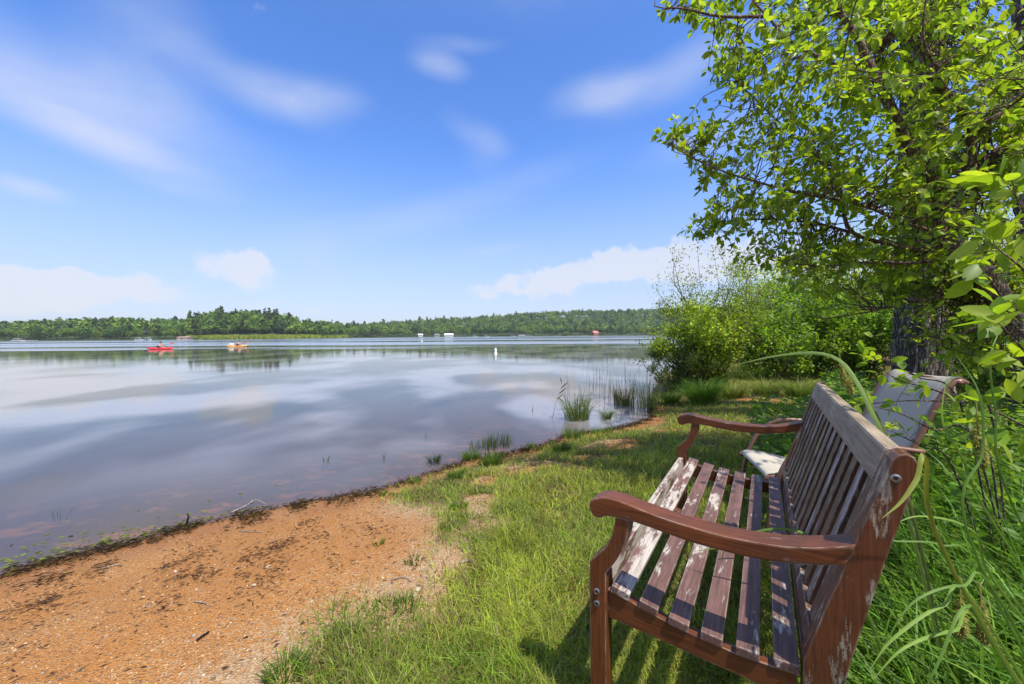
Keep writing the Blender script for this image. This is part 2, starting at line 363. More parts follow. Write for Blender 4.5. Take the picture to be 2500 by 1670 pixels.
muck = t.mr(t.noise(t.map(pos, rot=(0, 0, .55), scale=(1.2, 2.2, 1)), 2.6, 8, .7, .5), .33, .5)
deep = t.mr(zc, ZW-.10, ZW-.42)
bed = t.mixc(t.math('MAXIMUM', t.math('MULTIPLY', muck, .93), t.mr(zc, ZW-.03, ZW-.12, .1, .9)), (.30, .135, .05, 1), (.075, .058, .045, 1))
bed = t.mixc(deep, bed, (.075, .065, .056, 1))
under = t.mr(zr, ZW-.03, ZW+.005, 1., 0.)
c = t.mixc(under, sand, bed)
soil = t.mixc(n2, (.065, .042, .02, 1), (.17, .10, .045, 1)); soil = t.mixc(t.mr(n1, .5, .7), soil, (.085, .08, .025, 1))
c = t.mixc(t.mr(t.math('ADD', gmask, t.math('MULTIPLY', t.math('SUBTRACT', n2, .5), .5)), .3, .75), c, soil)
c = t.mixc(farmask, c, (.045, .07, .02, 1))
hh = t.math('ADD', t.math('MULTIPLY', n2, .8), t.math('MULTIPLY', vor.outputs['Distance'], 1.)); hh = t.math('ADD', hh, t.math('MULTIPLY', n3, .6))
finish(t, principled(t, c, t.mr(wet, 0., 1., .92, .5), .3, bump(t, hh, .8, .011)))
edge = np.exp(-(np.maximum(polydist(gx, gy, GRASS)-.05, 0)/.38)**2)
gcol = np.stack([gm, sstep(60, 120, np.hypot(gx, gy)), edge*(sd > .35)], 1)
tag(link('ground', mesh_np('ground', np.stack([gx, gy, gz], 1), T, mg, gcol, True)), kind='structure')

# lake surface
mw, t = material('lake_water')
g = t.new('ShaderNodeNewGeometry'); pos = g.outputs['Position']
patch = t.noise(t.map(pos, rot=(0, 0, .18), scale=(.055, .16, 1)), 1., 5, .55, .3)                 # wind patches and slicks
band = t.noise(t.map(pos, rot=(0, 0, .06), scale=(.006, .055, 1)), 1., 3, .5)
wy_ = t.new('ShaderNodeSeparateXYZ', ins={0: pos}).outputs[1]
farr = t.math('MULTIPLY', t.mr(t.math('ADD', wy_, t.math('MULTIPLY', t.math('SUBTRACT', patch, .5), 40.)), 36., 52.), t.mr(band, .36, .58, .25, 1.))
calm = t.math('MAXIMUM', farr, t.mr(patch, .5, .75, 0., .30))
wv1 = t.noise(t.map(pos, rot=(0, 0, .25), scale=(.7, 2.2, 1)), 2.4, 5, .62); wv2 = t.noise(t.map(pos, rot=(0, 0, -.1), scale=(.1, .5, 1)), 1.2, 3, .5)
wv3 = t.noise(t.map(pos, rot=(0, 0, .3), scale=(1., 3.2, 1)), 9., 3, .6)
hgt = t.math('ADD', t.math('MULTIPLY', wv3, .16), t.math('MULTIPLY', wv2, 1.6)); hgt = t.math('ADD', hgt, t.math('MULTIPLY', wv1, t.mr(calm, 0., 1., .25, 1.)))
nb = t.new('ShaderNodeBump', ins={'Height': hgt, 'Strength': t.mr(calm, 0., 1., .035, .2), 'Distance': .05}).outputs[0]
fr = t.new('ShaderNodeFresnel', ins={'IOR': 1.333, 'Normal': nb})
fz = t.math('MULTIPLY', fr.outputs[0], 1.0, clamp=True)
gl = t.new('ShaderNodeBsdfGlossy', ins={'Color': (1, .97, .93, 1), 'Roughness': t.mr(calm, 0., 1., .035, .22), 'Normal': nb})
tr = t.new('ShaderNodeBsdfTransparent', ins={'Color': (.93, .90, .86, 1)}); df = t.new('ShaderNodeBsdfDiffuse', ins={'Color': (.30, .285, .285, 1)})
body = t.new('ShaderNodeMixShader', ins={0: t.math('MULTIPLY', t.mr(t.noise(t.map(pos, rot=(0, 0, .25), scale=(.24, .17, 1)), 1.5, 4, .45, .15), .40, .60, .02, .74), t.mr(wy_, 2.6, 6., .12, 1.)), 1: tr.outputs[0], 2: df.outputs[0]})       # diffuse grey murk; its pale patches are painted to imitate reflected clouds
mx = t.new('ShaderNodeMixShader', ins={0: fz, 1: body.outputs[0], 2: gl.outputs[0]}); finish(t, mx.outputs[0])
wr_ = np.concatenate([[.05], np.geomspace(.6, 900, 120)]); wt = np.radians(np.linspace(0, 360, 160)[:-1])
TT, RR = np.meshgrid(wt, wr_); wx = (RR*np.sin(TT)).ravel(); wy = (RR*np.cos(TT)).ravel(); na = len(wt); nr = len(wr_)
i = np.arange(nr-1)[:, None]*na; j = np.arange(na)[None]; k = (j+1) % na
q = np.stack([i+j, i+na+j, i+na+k, i+k], -1).reshape(-1, 4)
wsd = lake_sd(wx, wy); keep = (wsd < 4)[q].any(1) & (np.hypot(wx, wy) < 700)[q].all(1); q = q[keep]
T = np.concatenate([q[:, [0, 2, 1]], q[:, [0, 3, 2]]])
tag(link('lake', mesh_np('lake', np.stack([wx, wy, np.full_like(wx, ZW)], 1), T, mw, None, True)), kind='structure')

# ================================================================ FAR SHORE
def crown_quads(center, rad, nblob, nq, size, col, flat=.75):
    """leaf clumps: tilted quads over lumps inside an ellipsoid"""
    bc = unit(rng.standard_normal((nblob, 3)))*rng.uniform(.25, .72, (nblob, 1)); bc[:, 2] = np.abs(bc[:, 2])*1.15-.42
    b = rng.integers(0, nblob, nq); n = unit(rng.standard_normal((nq, 3))+np.array([0, 0, .35]))
    br = rng.uniform(.32, .5, nblob)
    p = (bc[b]+n*(br[b])[:, None]*rng.uniform(.75, 1.05, (nq, 1)))*np.asarray(rad)+np.asarray(center)
    nn = unit(n+.55*rng.standard_normal((nq, 3))); u = unit(np.cross(nn, rng.standard_normal((nq, 3)))); v = np.cross(nn, u)
    s = (size*rng.uniform(.55, 1.2, nq))[:, None]
    V = np.stack([p-u*s, p-v*s*flat, p+u*s, p+v*s*flat], 1)
    cc = np.asarray(col)*(1+.16*rng.standard_normal((nblob, 1)))[b]*(1+.14*rng.standard_normal((nq, 1)))
    T = np.array([(0, 1, 2), (0, 2, 3)])[None]+(np.arange(nq)*4)[:, None, None]
    return V.reshape(-1, 3), T.reshape(-1, 3), np.clip(np.repeat(cc, 4, 0), .006, 1)
GREENS = 1.75*np.array([(.085, .135, .024), (.062, .112, .022), (.05, .092, .024), (.105, .155, .026), (.042, .075, .028), (.075, .12, .02)])
def broadleaf_proto(ht, wd, col, nq):
    e = empty('broadleaf_tree'); B = Bulk(); tube(B, [(0, 0, -.3), (.1, 0, ht*.3), (0, .1, ht*.6), (.1, 0, ht*.85)], ht*.022, ht*.006, 6)
    for a in range(5):
        g_ = a*1.3; tube(B, [(0, 0, ht*(.3+.08*a)), (math.cos(g_)*wd*.3, math.sin(g_)*wd*.3, ht*(.5+.08*a))], ht*.009, ht*.003, 4)
    B.build('trunk', M_fartrunk, e)
    C = Bulk(); C.add(*crown_quads((0, 0, ht*.56), (wd*.62, wd*.62, ht*.50), 18, int(nq*1.6), ht*.042, col)); C.build('crown', M_far, e, kind='stuff'); return e
def pine_proto(ht, wd, col, nq):
    e = empty('pine_tree'); B = Bulk(); tube(B, [(0, 0, -.3), (0, 0, ht*.5), (.1, 0, ht)], ht*.017, ht*.003, 6); B.build('trunk', M_fartrunk, e)
    C = Bulk(); lev = 15
    for l in range(lev):
        f = l/(lev-1); z = ht*(.22+.78*f); r = wd*.5*(1-f)**.75*rng.uniform(.65, 1.1)+.15
        m = max(6, int(nq/lev*(1.3-f))); a = rng.uniform(0, 6.28, m); q = np.sqrt(rng.uniform(.05, 1, m))*r
        p = np.stack([np.cos(a)*q, np.sin(a)*q, z-.18*q+rng.uniform(-.2, .2, m)*ht*.04], 1)
        dr = np.stack([np.cos(a), np.sin(a), -.25+.2*rng.standard_normal(m)], 1); V, T = leaves(p-dr*ht*.03, dr, np.array([0, 0, 1.])+.5*rng.standard_normal((m, 3)), np.full(m, ht*.085), 1.3, SV, ST)
        C.add(V, T, np.repeat(colvar(m, col, .2), 4, 0))
    C.build('crown', M_far, e, kind='stuff'); return e
far_kinds = [('rounded bright green broadleaf tree standing on the far lake shore', broadleaf_proto(11, 9, GREENS[3], 620)),
             ('rounded mid green broadleaf tree standing on the far lake shore', broadleaf_proto(12, 9, GREENS[0], 620)),
             ('dark green broadleaf tree standing on the far lake shore', broadleaf_proto(13, 9.5, GREENS[2], 620)),
             ('tall narrow dark pine standing on the far lake shore', pine_proto(15.5, 6.5, (.085, .125, .045), 560)),
             ('low yellow green bush at the edge of the far lake shore', broadleaf_proto(4, 5, (.24, .31, .05), 420))]
protos_used = [False]*5
def far_tree(kind, x, y, s, rz, label=None, group=None):
    lab, pr = far_kinds[kind]
    o = copy_tree(pr) if protos_used[kind] else pr; protos_used[kind] = True
    o.location = (x, y, gz1(x, y)); o.rotation_euler = (0, 0, rz); o.scale = (s, s, s*rng.uniform(.9, 1.12))
    tag(o, label or lab, 'bush' if kind == 4 else 'tree', group or 'trees along the far shore')
    if kind == 4: o.name = 'lakeside_bush'
    return o
# front row along the far bank
fx = np.array([p for p, _ in FAR][::-1]); fd = np.array([d for _, d in FAR][::-1])
gaps = [(1010, 1045), (1060, 1122), (1152, 1190), (1300, 1316), (1395, 1480), (425, 462), (815, 835), (1215, 1240)]
x = -60.; nfar = 0
while x < 1660:
    d = np.interp(x, fx, fd)
    ingap = any(a < x < b for a, b in gaps); pen = 470 < x < 790
    dd = d+rng.uniform(5, 9)+(9 if pen else 0)+(rng.uniform(9, 14) if ingap else 0)
    kind = int(rng.choice([0, 1, 2, 3], p=[.26, .3, .32, .12] if not pen else [.26, .34, .28, .12]))
    s = rng.uniform(.72, 1.1)*(.8 if x < 430 else 1.)*(1.05 if pen else 1)
    wx_ = (x-1250)/F*dd; far_tree(kind, wx_, dd, s, rng.uniform(0, 6.28)); nfar += 1
    x += rng.uniform(.55, 1.0)*F*7.5*s/dd
far_tree(3, (477-1250)/F*272, 272, 1.12, .4, 'lone tall dark pine at the tip of the wooded point across the lake')
far_tree(0, (1382-1250)/F*446, 446, .62, 1., 'small bright yellow green round tree by the red cabin lawn')
x = 462.
while x < 830:                                                  # low bushes fringing the point
    d = np.interp(x, fx, fd)+rng.uniform(1, 5); far_tree(4, (x-1250)/F*d, d, rng.uniform(.5, .95), rng.uniform(0, 6), group='bushes along the far bank'); x += rng.uniform(.8, 1.5)*F*4.5/d
# the wood behind, one mass
B = Bulk(); pts = []
while len(pts) < 2750:
    x = rng.uniform(-160, 1900) if len(pts) > 260 else rng.uniform(470, 830); dep = rng.uniform(10, 300)
    d0 = np.interp(x, fx, fd); rd = np.interp(x, RIDGE_X, RIDGE_D)
    if dep > rd*1.25+10: continue
    d = d0+dep
    if rng.uniform() > min(1, (d/420.)**1.2+.25): continue
    pts.append(((x-1250)/F*d, d))
pts = np.array(pts); pz = ground_z(pts[:, 0], pts[:, 1])
for (x, y), z in zip(pts, pz):
    s = rng.uniform(.75, 1.2); h = 11.5*s; far_ = y > 420; nq = 115 if far_ else 165
    col = GREENS[rng.choice(6, p=[.24, .2, .16, .16, .1, .14])]*rng.uniform(.85, 1.15)
    if rng.uniform() < .12:
        V, T, C = crown_quads((x, y, z+h*.68), (2.1*s, 2.1*s, h*.66), 7, nq, 1.0*s, (.085, .125, .045))
    else: V, T, C = crown_quads((x, y, z+h*.58), (5.2*s, 5.2*s, h*.48), 11, nq, .95*s, col)
    B.add(V, T, C)
B.build('forest', M_far, label='green wooded hills massed behind the far lake shore', cat='forest', kind='stuff')
# grassy strip of the low point
B = Bulk(); n = 9000; xx = rng.uniform(455, 850, n); dd = np.interp(xx, fx, fd)+rng.uniform(-1.5, 9, n)
b0 = np.stack([(xx-1250)/F*dd, dd, 0*dd], 1); b0[:, 2] = ground_z(b0[:, 0], b0[:, 1])
V, T = blades(b0, rng.uniform(1.6, 3.3, n), rng.uniform(.3, .7, n), rng.uniform(0, 6.28, n), rng.uniform(.1, .5, n), 2); B.add(V, T, np.repeat(colvar(n, (.34, .40, .06)), 5, 0))
B.build('marsh_grass', M_grass, label='strip of yellow green marsh grass fringing the wooded point across the lake', cat='grass', kind='stuff')

M_white = plain('white_paint', (.78, .78, .76), .55); M_red = plain('red_boards', (.42, .10, .075), .7); M_roofr = plain('red_roof', (.40, .16, .13), .6); M_roofg = plain('grey_roof', (.22, .22, .23), .7)
M_tan = plain('tan_block', (.50, .36, .28), .8); M_glass = plain('window_glass', (.02, .025, .03), .1, .6); M_dock = plain('dock_boards', (.42, .38, .33), .8)
def house(name, label, px, d, wd, dp, hw, hr, wm, rm, rz=0., nwin=3, cat='house'):
    x = (px-1250)/F*d; e = empty(name, (x, d, gz1(x, d)), rz, label=label, cat=cat)
    box('wall', (-wd/2, 0, -.6), (wd/2, dp, hw), wm, e)
    bm = bmesh.new(); o = .35                                    # gable roof, ridge along x
    vs_ = [bm.verts.new(v) for v in [(-wd/2-o, -o, hw-.1), (wd/2+o, -o, hw-.1), (wd/2+o, dp+o, hw-.1), (-wd/2-o, dp+o, hw-.1), (-wd/2-o, dp/2, hw+hr), (wd/2+o, dp/2, hw+hr)]]
    for f in [(0, 1, 5, 4), (2, 3, 4, 5), (0, 4, 3), (1, 2, 5), (3, 2, 1, 0)]: bm.faces.new([vs_[i] for i in f])
    bm_obj('roof', bm, rm, e)
    for i in range(nwin):
        cx = -wd/2+wd*(i+1)/(nwin+1); f = box('window', (cx-.55, -.05, hw*.35), (cx+.55, .02, hw*.8), M_white, e); box('pane', (cx-.45, -.08, hw*.39), (cx+.45, -.055, hw*.76), M_glass, f)
    box('door', (wd/2-1.3, -.06, 0), (wd/2-.5, .02, min(2., hw*.85)), rm, e); return e
house('lake_house', 'long white lake house with arched front window by the far water', 1096, 432, 9.5, 6, 2.0, 1.3, M_white, M_white, .12, 4)
house('white_cottage', 'small white cottage half hidden by trees on far shore', 1066, 428, 4.6, 4, 1.9, 1.2, M_white, M_roofg, -.1, 2)
house('white_shed', 'low white shed among dark trees beside the small cottage', 1027, 420, 4.6, 4, 1.9, 1.1, M_white, M_white, .3, 2)
house('red_cabin', 'red cabin with steep red roof on the far shore', 1456, 451, 6.4, 6, 2.4, 2.8, M_red, M_roofr, .35, 3, 'cabin')
house('grey_cottage', 'wide pale cottage with grey roof near moored boats', 1275, 449, 9, 6, 1.7, 1., M_white, M_roofg, 0., 4)
house('boathouse', 'flat tan block boathouse at the water edge by the point', 444, 246.5, 6.3, 5, 2.0, .35, M_tan, M_tan, .05, 1, 'boathouse')
def small_boat(px, d, ln, rz, label, mat=M_white):
    x = (px-1250)/F*d; e = empty('moored_boat', (x, d, ZW-.05), rz, label=label, cat='boat', group='boats moored along the far shore')
    bm = bmesh.new(); prof = [(-.5, .36), (-.2, .5), (.15, .48), (.36, .3), (.5, 0.)]; rows = []
    for u, hwid in prof: rows.append([bm.verts.new((u*ln, s*hwid*ln*.36*k_, z)) for s, k_, z in ((-1, 1, .62), (-1, .75, .05), (1, .75, .05), (1, 1, .62))])
    for a, b_ in zip(rows, rows[1:]):
        for q_ in range(4): bm.faces.new([a[q_], a[(q_+1) % 4], b_[(q_+1) % 4], b_[q_]])
    bm.faces.new(rows[0]); bmesh.ops.remove_doubles(bm, verts=bm.verts, dist=.01); bmesh.ops.recalc_face_normals(bm, faces=bm.faces); bm_obj('hull', bm, mat, e)
    bm = bm_box(bmesh.new(), (-ln*.3, -.8, 1.75), (ln*.12, .8, 1.85))
    for sx in (-ln*.28, ln*.1):
        for sy in (-.7, .7): bm_box(bm, (sx-.04, sy-.04, .5), (sx+.04, sy+.04, 1.8))
    bm_obj('canopy', bm, mat, e); return e
small_boat(45, 234, 7., .1, 'white covered boat moored under trees by the long low white dock')
small_boat(340, 241, 4.5, .2, 'white boat moored left of the tan boathouse')
small_boat(362, 242, 4.5, -.1, 'white boat moored just beside the tan boathouse bank')
small_boat(1160, 432, 6, .1, 'white boat moored at the bank between lake house and grey cottage'); small_boat(1188, 436, 6, -.2, 'white boat moored off the pale bank left of the grey cottage')
small_boat(1252, 441, 6, 0., 'white boat moored in front of the grey cottage'); small_boat(1292, 441, 7, .1, 'white boat moored at right end of the grey cottage')
for px, d, ln, lab in [(60, 232, 14, 'long low white dock under trees on the far shore'), (1430, 444, 9, 'grey dock in front of the red cabin')]:
    x = (px-1250)/F*d; e = empty('dock', (x, d, ZW), 0, label=lab, cat='dock'); box('deck', (-ln/2, -.9, .35), (ln/2, .9, .5), M_white if px < 500 else M_dock, e)
    for a in (-.45, -.15, .15, .45):
        for s in (-.8, .8): box('post', (a*ln-.08, s-.08, -.8), (a*ln+.08, s+.08, .8), M_dock, e)

# ---------------------------------------------------------------- buoys, kayaks
M_buoy = plain('buoy_plastic', (.82, .82, .80), .35); M_orange = plain('buoy_red', (.62, .10, .05), .4)
def lathe(prof, ns=20):
    bm = bmesh.new(); rows = []
    for r, z in prof: rows.append([bm.verts.new((r*math.cos(a*2*math.pi/ns), r*math.sin(a*2*math.pi/ns), z)) for a in range(ns)])
    for a, b_ in zip(rows, rows[1:]):
        for k in range(ns): bm.faces.new((a[k], a[(k+1) % ns], b_[(k+1) % ns], b_[k]))
    bm.faces.new(rows[0][::-1]); bm.faces.new(rows[-1]); return bm
p = PZ(1210, 863.5, ZW); e = empty('marker_buoy', p, 0, label='plain white cylinder marker buoy floating alone on the lake', cat='buoy')
bm_obj('float', lathe([(.07, -.3), (.085, -.25), (.085, .30), (.08, .36), (.055, .40), (.02, .415)]), M_buoy, e, True); bm_obj('collar', lathe([(.085, -.02), (.12, -.01), (.125, .03), (.12, .07), (.085, .08)]), M_buoy, e, True)
p = PZ(1030, 834.5, ZW); e = empty('marker_buoy', p, 0, label='small white buoy with red top far out near the houses', cat='buoy')
bm_obj('float', lathe([(.1, -.3), (.14, -.2), (.14, .3), (.12, .35)]), M_buoy, e, True); bm_obj('cap', lathe([(.125, .352), (.125, .5), (.06, .56)]), M_orange, e, True)
M_kred = plain('kayak_red', (.72, .03, .045), .3, .5); M_kyel = plain('kayak_yellow', (.88, .42, .06), .3, .5); M_skin = plain('skin', (.50, .30, .21), .55); M_vest = plain('red_vest', (.62, .03, .025), .7); M_vest2 = plain('tan_vest', (.55, .36, .26), .7); M_hair = plain('hair', (.05, .03, .02), .7); M_blk = plain('black_plastic', (.02, .02, .02), .4); M_bag = plain('white_bag', (.8, .79, .76), .6)
def skin_body(name, joints, edges, mat, parent, sub=1):
    me = bpy.data.meshes.new(name); me.from_pydata([j[:3] for j in joints], edges, []); me.materials.append(mat); o = link(name, me, parent)
    o.modifiers.new('skin', 'SKIN'); o.modifiers.new('sub', 'SUBSURF').levels = sub; o.modifiers['sub'].render_levels = sub
    for v, j in zip(me.skin_vertices[0].data, joints): v.radius = (j[3], j[3])
    me.skin_vertices[0].data[0].use_root = True; return o
def kayak(px, py, rz, mat, vest, klabel, plabel, padlabel, seat):
    p = PZ(px, py, ZW); e = empty('kayak', p, rz, label=klabel, cat='kayak')
    L_, bm = 2.95, bmesh.new(); rows = []; ns = 12
    for u in np.linspace(-1, 1, 17):
        wv = .33*(1-abs(u)**2.4)+.012; top = .20+.11*abs(u)**3; bot = -.10+.2*abs(u)**4
        rows.append([bm.verts.new((u*L_/2, wv*math.cos(a), (top if math.sin(a) > 0 else -bot)*math.sin(a)*(.75 if math.sin(a) > 0 else 1)+.06)) for a in np.linspace(0, 2*math.pi, ns+1)[:-1]])
    for a, b_ in zip(rows, rows[1:]):
        for k in range(ns): bm.faces.new((a[k], b_[k], b_[(k+1) % ns], a[(k+1) % ns]))
    bm.faces.new(rows[0]); bm.faces.new(rows[-1][::-1]); bmesh.ops.recalc_face_normals(bm, faces=bm.faces); bm_obj('hull', bm, mat, e, True)
    B = Bulk(); tube(B, [(seat+.42*math.cos(a), .24*math.sin(a), .215) for a in np.linspace(0, 6.28, 22)], .02, .02, 6); B.build('cockpit_rim', M_blk, e)
    box('seat_back', (seat-.42, -.16, .1), (seat-.36, .16, .45), M_blk, e, .01)
    pe = empty('person', p, rz, label=plabel, cat='person'); s = seat
    J = [(s-.16, 0, .16, .15), (s-.15, 0, .36, .145), (s-.11, 0, .54, .15), (s-.09, 0, .66, .055), (s-.07, 0, .76, .085), (s-.06, 0, .88, .075),
         (s-.09, .19, .56, .06), (s+.08, .30, .42, .045), (s+.28, .24, .50, .035), (s+.33, .235, .51, .03), (s-.09, -.19, .56, .06), (s+.08, -.3, .38, .045), (s+.28, -.24, .42, .035), (s+.33, -.235, .43, .03),
         (s+.25, .1, .2, .085), (s+.6, .1, .12, .06), (s+.25, -.1, .2, .085), (s+.6, -.1, .12, .06)]
    E_ = [(0, 1), (1, 2), (2, 3), (3, 4), (4, 5), (2, 6), (6, 7), (7, 8), (8, 9), (2, 10), (10, 11), (11, 12), (12, 13), (0, 14), (14, 15), (0, 16), (16, 17)]
    skin_body('body', J, E_, M_skin, pe)
    skin_body('vest', [(s-.16, 0, .24, .165), (s-.15, 0, .4, .165), (s-.11, 0, .57, .16)], [(0, 1), (1, 2)], vest, pe)
    bm = bmesh.new(); bmesh.ops.create_uvsphere(bm, u_segments=12, v_segments=8, radius=.1); bmesh.ops.transform(bm, matrix=Matrix.Translation((s-.075, 0, .86)) @ Matrix.Diagonal((1, .92, .9, 1)), verts=bm.verts); bm_obj('hair', bm, M_hair, pe, True)
    pd = empty('paddle', p, rz, label=padlabel, cat='paddle'); B = Bulk(); tube(B, [(s+.36, -1., .22), (s+.345, -.24, .43), (s+.335, .24, .52), (s+.32, 1., .66)], .014, .014, 6); B.build('shaft', M_blk, pd)
    for sg, zz in ((-1, .2), (1, .68)): box('blade', (-.09, -.22, -.01), (.09, .22, .01), M_orange, pd, .008, Matrix.Translation((s+.34, sg*1.15, zz)) @ Matrix.Rotation(R(70), 4, 'Y'))
    return e, p
kayak(391, 853, .06, M_kred, M_vest2, 'red kayak floating on the lake, paddled by one person', 'person in tan vest seated in the red kayak, arms forward', 'black shafted paddle held by the red kayak person', .15)
e, p = kayak(578, 847, -.03, M_kyel, M_vest, 'yellow kayak with white bag on its deck', 'person in red life vest seated in the yellow kayak', 'black shafted paddle held by the red vested person', .45)
bm = bm_box(bmesh.new(), (-.24, -.17, 0), (.24, .17, .27), .05); bo = bm_obj('deck_bag', bm, M_bag, None, label='white bag lying on the deck of the yellow kayak', cat='bag'); bo.location = (p[0]-.75, p[1], p[2]+.235)

# ================================================================ BENCH
def woodmat(name, paint, worn, amount, axis='y', dark=(.02, .012, .01), rough=.4, spec=.32, grey=.0, fine=1.):
    """stained wood with chipped, weathered patches; axis = direction of the grain"""
    m, t = material(name); co = t.new('ShaderNodeTexCoord').outputs['Object']
    st = {'y': (1, .14, 1), 'x': (.14, 1, 1), 'z': (1, 1, .14)}[axis]; st2 = tuple(.35+.65*v for v in st)
    oi = t.new('ShaderNodeObjectInfo').outputs['Random']; co = t.vmath('ADD', co, t.new('ShaderNodeCombineXYZ', ins={0: t.math('MULTIPLY', oi, 7.), 1: t.math('MULTIPLY', oi, 13.), 2: t.math('MULTIPLY', oi, 5.)}).outputs[0])
    gr = t.noise(t.map(co, scale=tuple(v*(.35 if v < 1 else 1) for v in st)), 150., 7, .65, .5); lg = t.noise(t.map(co, scale=tuple(v*1.6 if v < 1 else v for v in st)), 22., 4, .6); fn = t.noise(t.map(co, scale=st), 95., 6, .72); sp = t.noise(co, 240., 3, .7)
    c = t.mixc(t.mr(gr, .28, .72), tuple(v*.5 for v in paint)+(1,), tuple(min(1, v*1.42) for v in paint)+(1,))
    c = t.mixc(t.mr(lg, .3, .72, 0., .7), c, tuple(v*.5+.008 for v in paint)+(1,)); c = t.mixc(t.math('MULTIPLY', t.mr(t.noise(co, 5., 5, .6), .5, .75), .45), c, tuple(min(1, v*1.4) for v in paint)+(1,))
    pk = t.math('ADD', t.math('ADD', t.math('MULTIPLY', lg, .62), t.math('MULTIPLY', fn, .36)), t.math('MULTIPLY', sp, .12))
    pm = t.mr(pk, .70-amount*.34, .76-amount*.34)
    wc = t.mixc(t.mr(gr, .3, .7), tuple(v*.55 for v in worn)+(1,), worn+(1,)); wc = t.mixc(t.math('MULTIPLY', t.mr(sp, .55, .7), .55), wc, dark+(1,))
    c = t.mixc(pm, c, wc)
    g = t.new('ShaderNodeNewGeometry'); bv = t.new('ShaderNodeBevel', samples=4, ins={'Radius': .0045}); ed = t.mr(t.vmath('DOT_PRODUCT', bv.outputs[0], g.outputs['Normal']), .985, .93)
    c = t.mixc(t.math('MULTIPLY', ed, t.mr(fn, .38, .62, .05, .85)), c, (.5, .42, .34, 1))
    h = t.math('SUBTRACT', t.math('MULTIPLY', gr, .5), t.math('MULTIPLY', pm, .6))
    finish(t, principled(t, c, t.mr(pm, 0., 1., rough, .85), spec, bump(t, h, .45, .0022))); return m
WR = (.146, .045, .0145)
M_wz = woodmat('red_wood_post', WR, (.42, .34, .24), .12, 'z'); M_wx = woodmat('red_wood_arm', WR, (.52, .42, .36), .10, 'x'); M_wy = woodmat('red_wood_rail', WR, (.4, .3, .22), .12, 'y')
M_sl = [woodmat('seat_slat_wood_%s' % n, (.158, .084, .068), (.54, .48, .42), a, 'y', (.03, .028, .035), .48, .28) for n, a in (('bare', .56), ('worn', .42), ('sound', .23))]
M_side = woodmat('back_slat_edge', (.045, .022, .014), (.2, .15, .11), .15, 'z')
M_bk2 = woodmat('back_slat_grey', (.17, .125, .10), (.50, .46, .41), .45, 'z')
M_bk = woodmat('back_slat_wood', (.115, .056, .034), (.42, .36, .29), .36, 'z', (.03, .02, .012)); M_bky = woodmat('back_slat_lichen', (.11, .06, .036), (.40, .31, .13), .42, 'z', (.05, .035, .015))
M_top = woodmat('top_rail_wood', (.30, .235, .165), (.55, .50, .45), .10, 'y', (.16, .12, .1), .55)
M_post = woodmat('rear_post_wood', (.125, .041, .016), (.42, .35, .25), .34, 'z')
M_bolt = plain('bolt_steel', (.30, .30, .30), .35, .5, .1, 40., .9); M_boltd = plain('bolt_recess', (.02, .02, .02), .6)
YAW = R(33.0635); BO = np.array([.2031*1.05, 1.0294*1.05, 0.]); BW = 1.3464
bx = np.array([math.cos(YAW), -math.sin(YAW)]); by = np.array([math.sin(YAW), math.cos(YAW)])          # bench x: front to back; y: near end to far end
bench = empty('garden_bench', BO, -YAW, label='weathered red brown slatted wooden garden bench facing the lake', cat='bench')
def bpt(x, y, z): q = BO[:2]+bx*x+by*y; return np.array([q[0], q[1], z])
leg_front = [(.0, -.03), (.0, .508), (.025, .536), (.043, .557), (.054, .575), (.065, .604), (.071, .631), (.073, .651), (.110, .651), (.109, .632), (.107, .612), (.101, .588), (.090, .559), (.077, .534), (.066, .515), (.047, .488), (.046, -.03)]
post = [(.470, -.03), (.476, .20), (.482, .445), (.501, .512), (.518, .573), (.537, .631), (.558, .702), (.579, .771), (.612, .88), (.617, .898), (.626, .909), (.637, .913), (.648, .908), (.655, .895), (.652, .868), (.628, .771), (.616, .723), (.600, .653), (.584, .584), (.569, .516), (.558, .467), (.552, .43), (.540, .2), (.536, -.03)]
arm_top = [(.0, .670), (.004, .681), (.016, .690), (.035, .697), (.053, .700), (.085, .699), (.118, .694), (.151, .688), (.182, .683), (.208, .680), (.245, .677), (.291, .674), (.337, .673), (.393, .676), (.448, .682), (.500, .695), (.533, .706), (.566, .719)]
arm_bot = [(.550, .671), (.483, .652), (.430, .642), (.369, .636), (.291, .636), (.262, .637), (.208, .642), (.160, .648), (.114, .652), (.072, .651), (.052, .649), (.039, .643), (.029, .637), (.014, .639), (.006, .648), (.001, .660)]
TL = .052
def seat_h(x): return np.interp(x, [.0, .04, .0614, .135, .208, .282, .355, .429, .48], [.462, .460, .4566, .4407, .4271, .4185, .4150, .4175, .422])
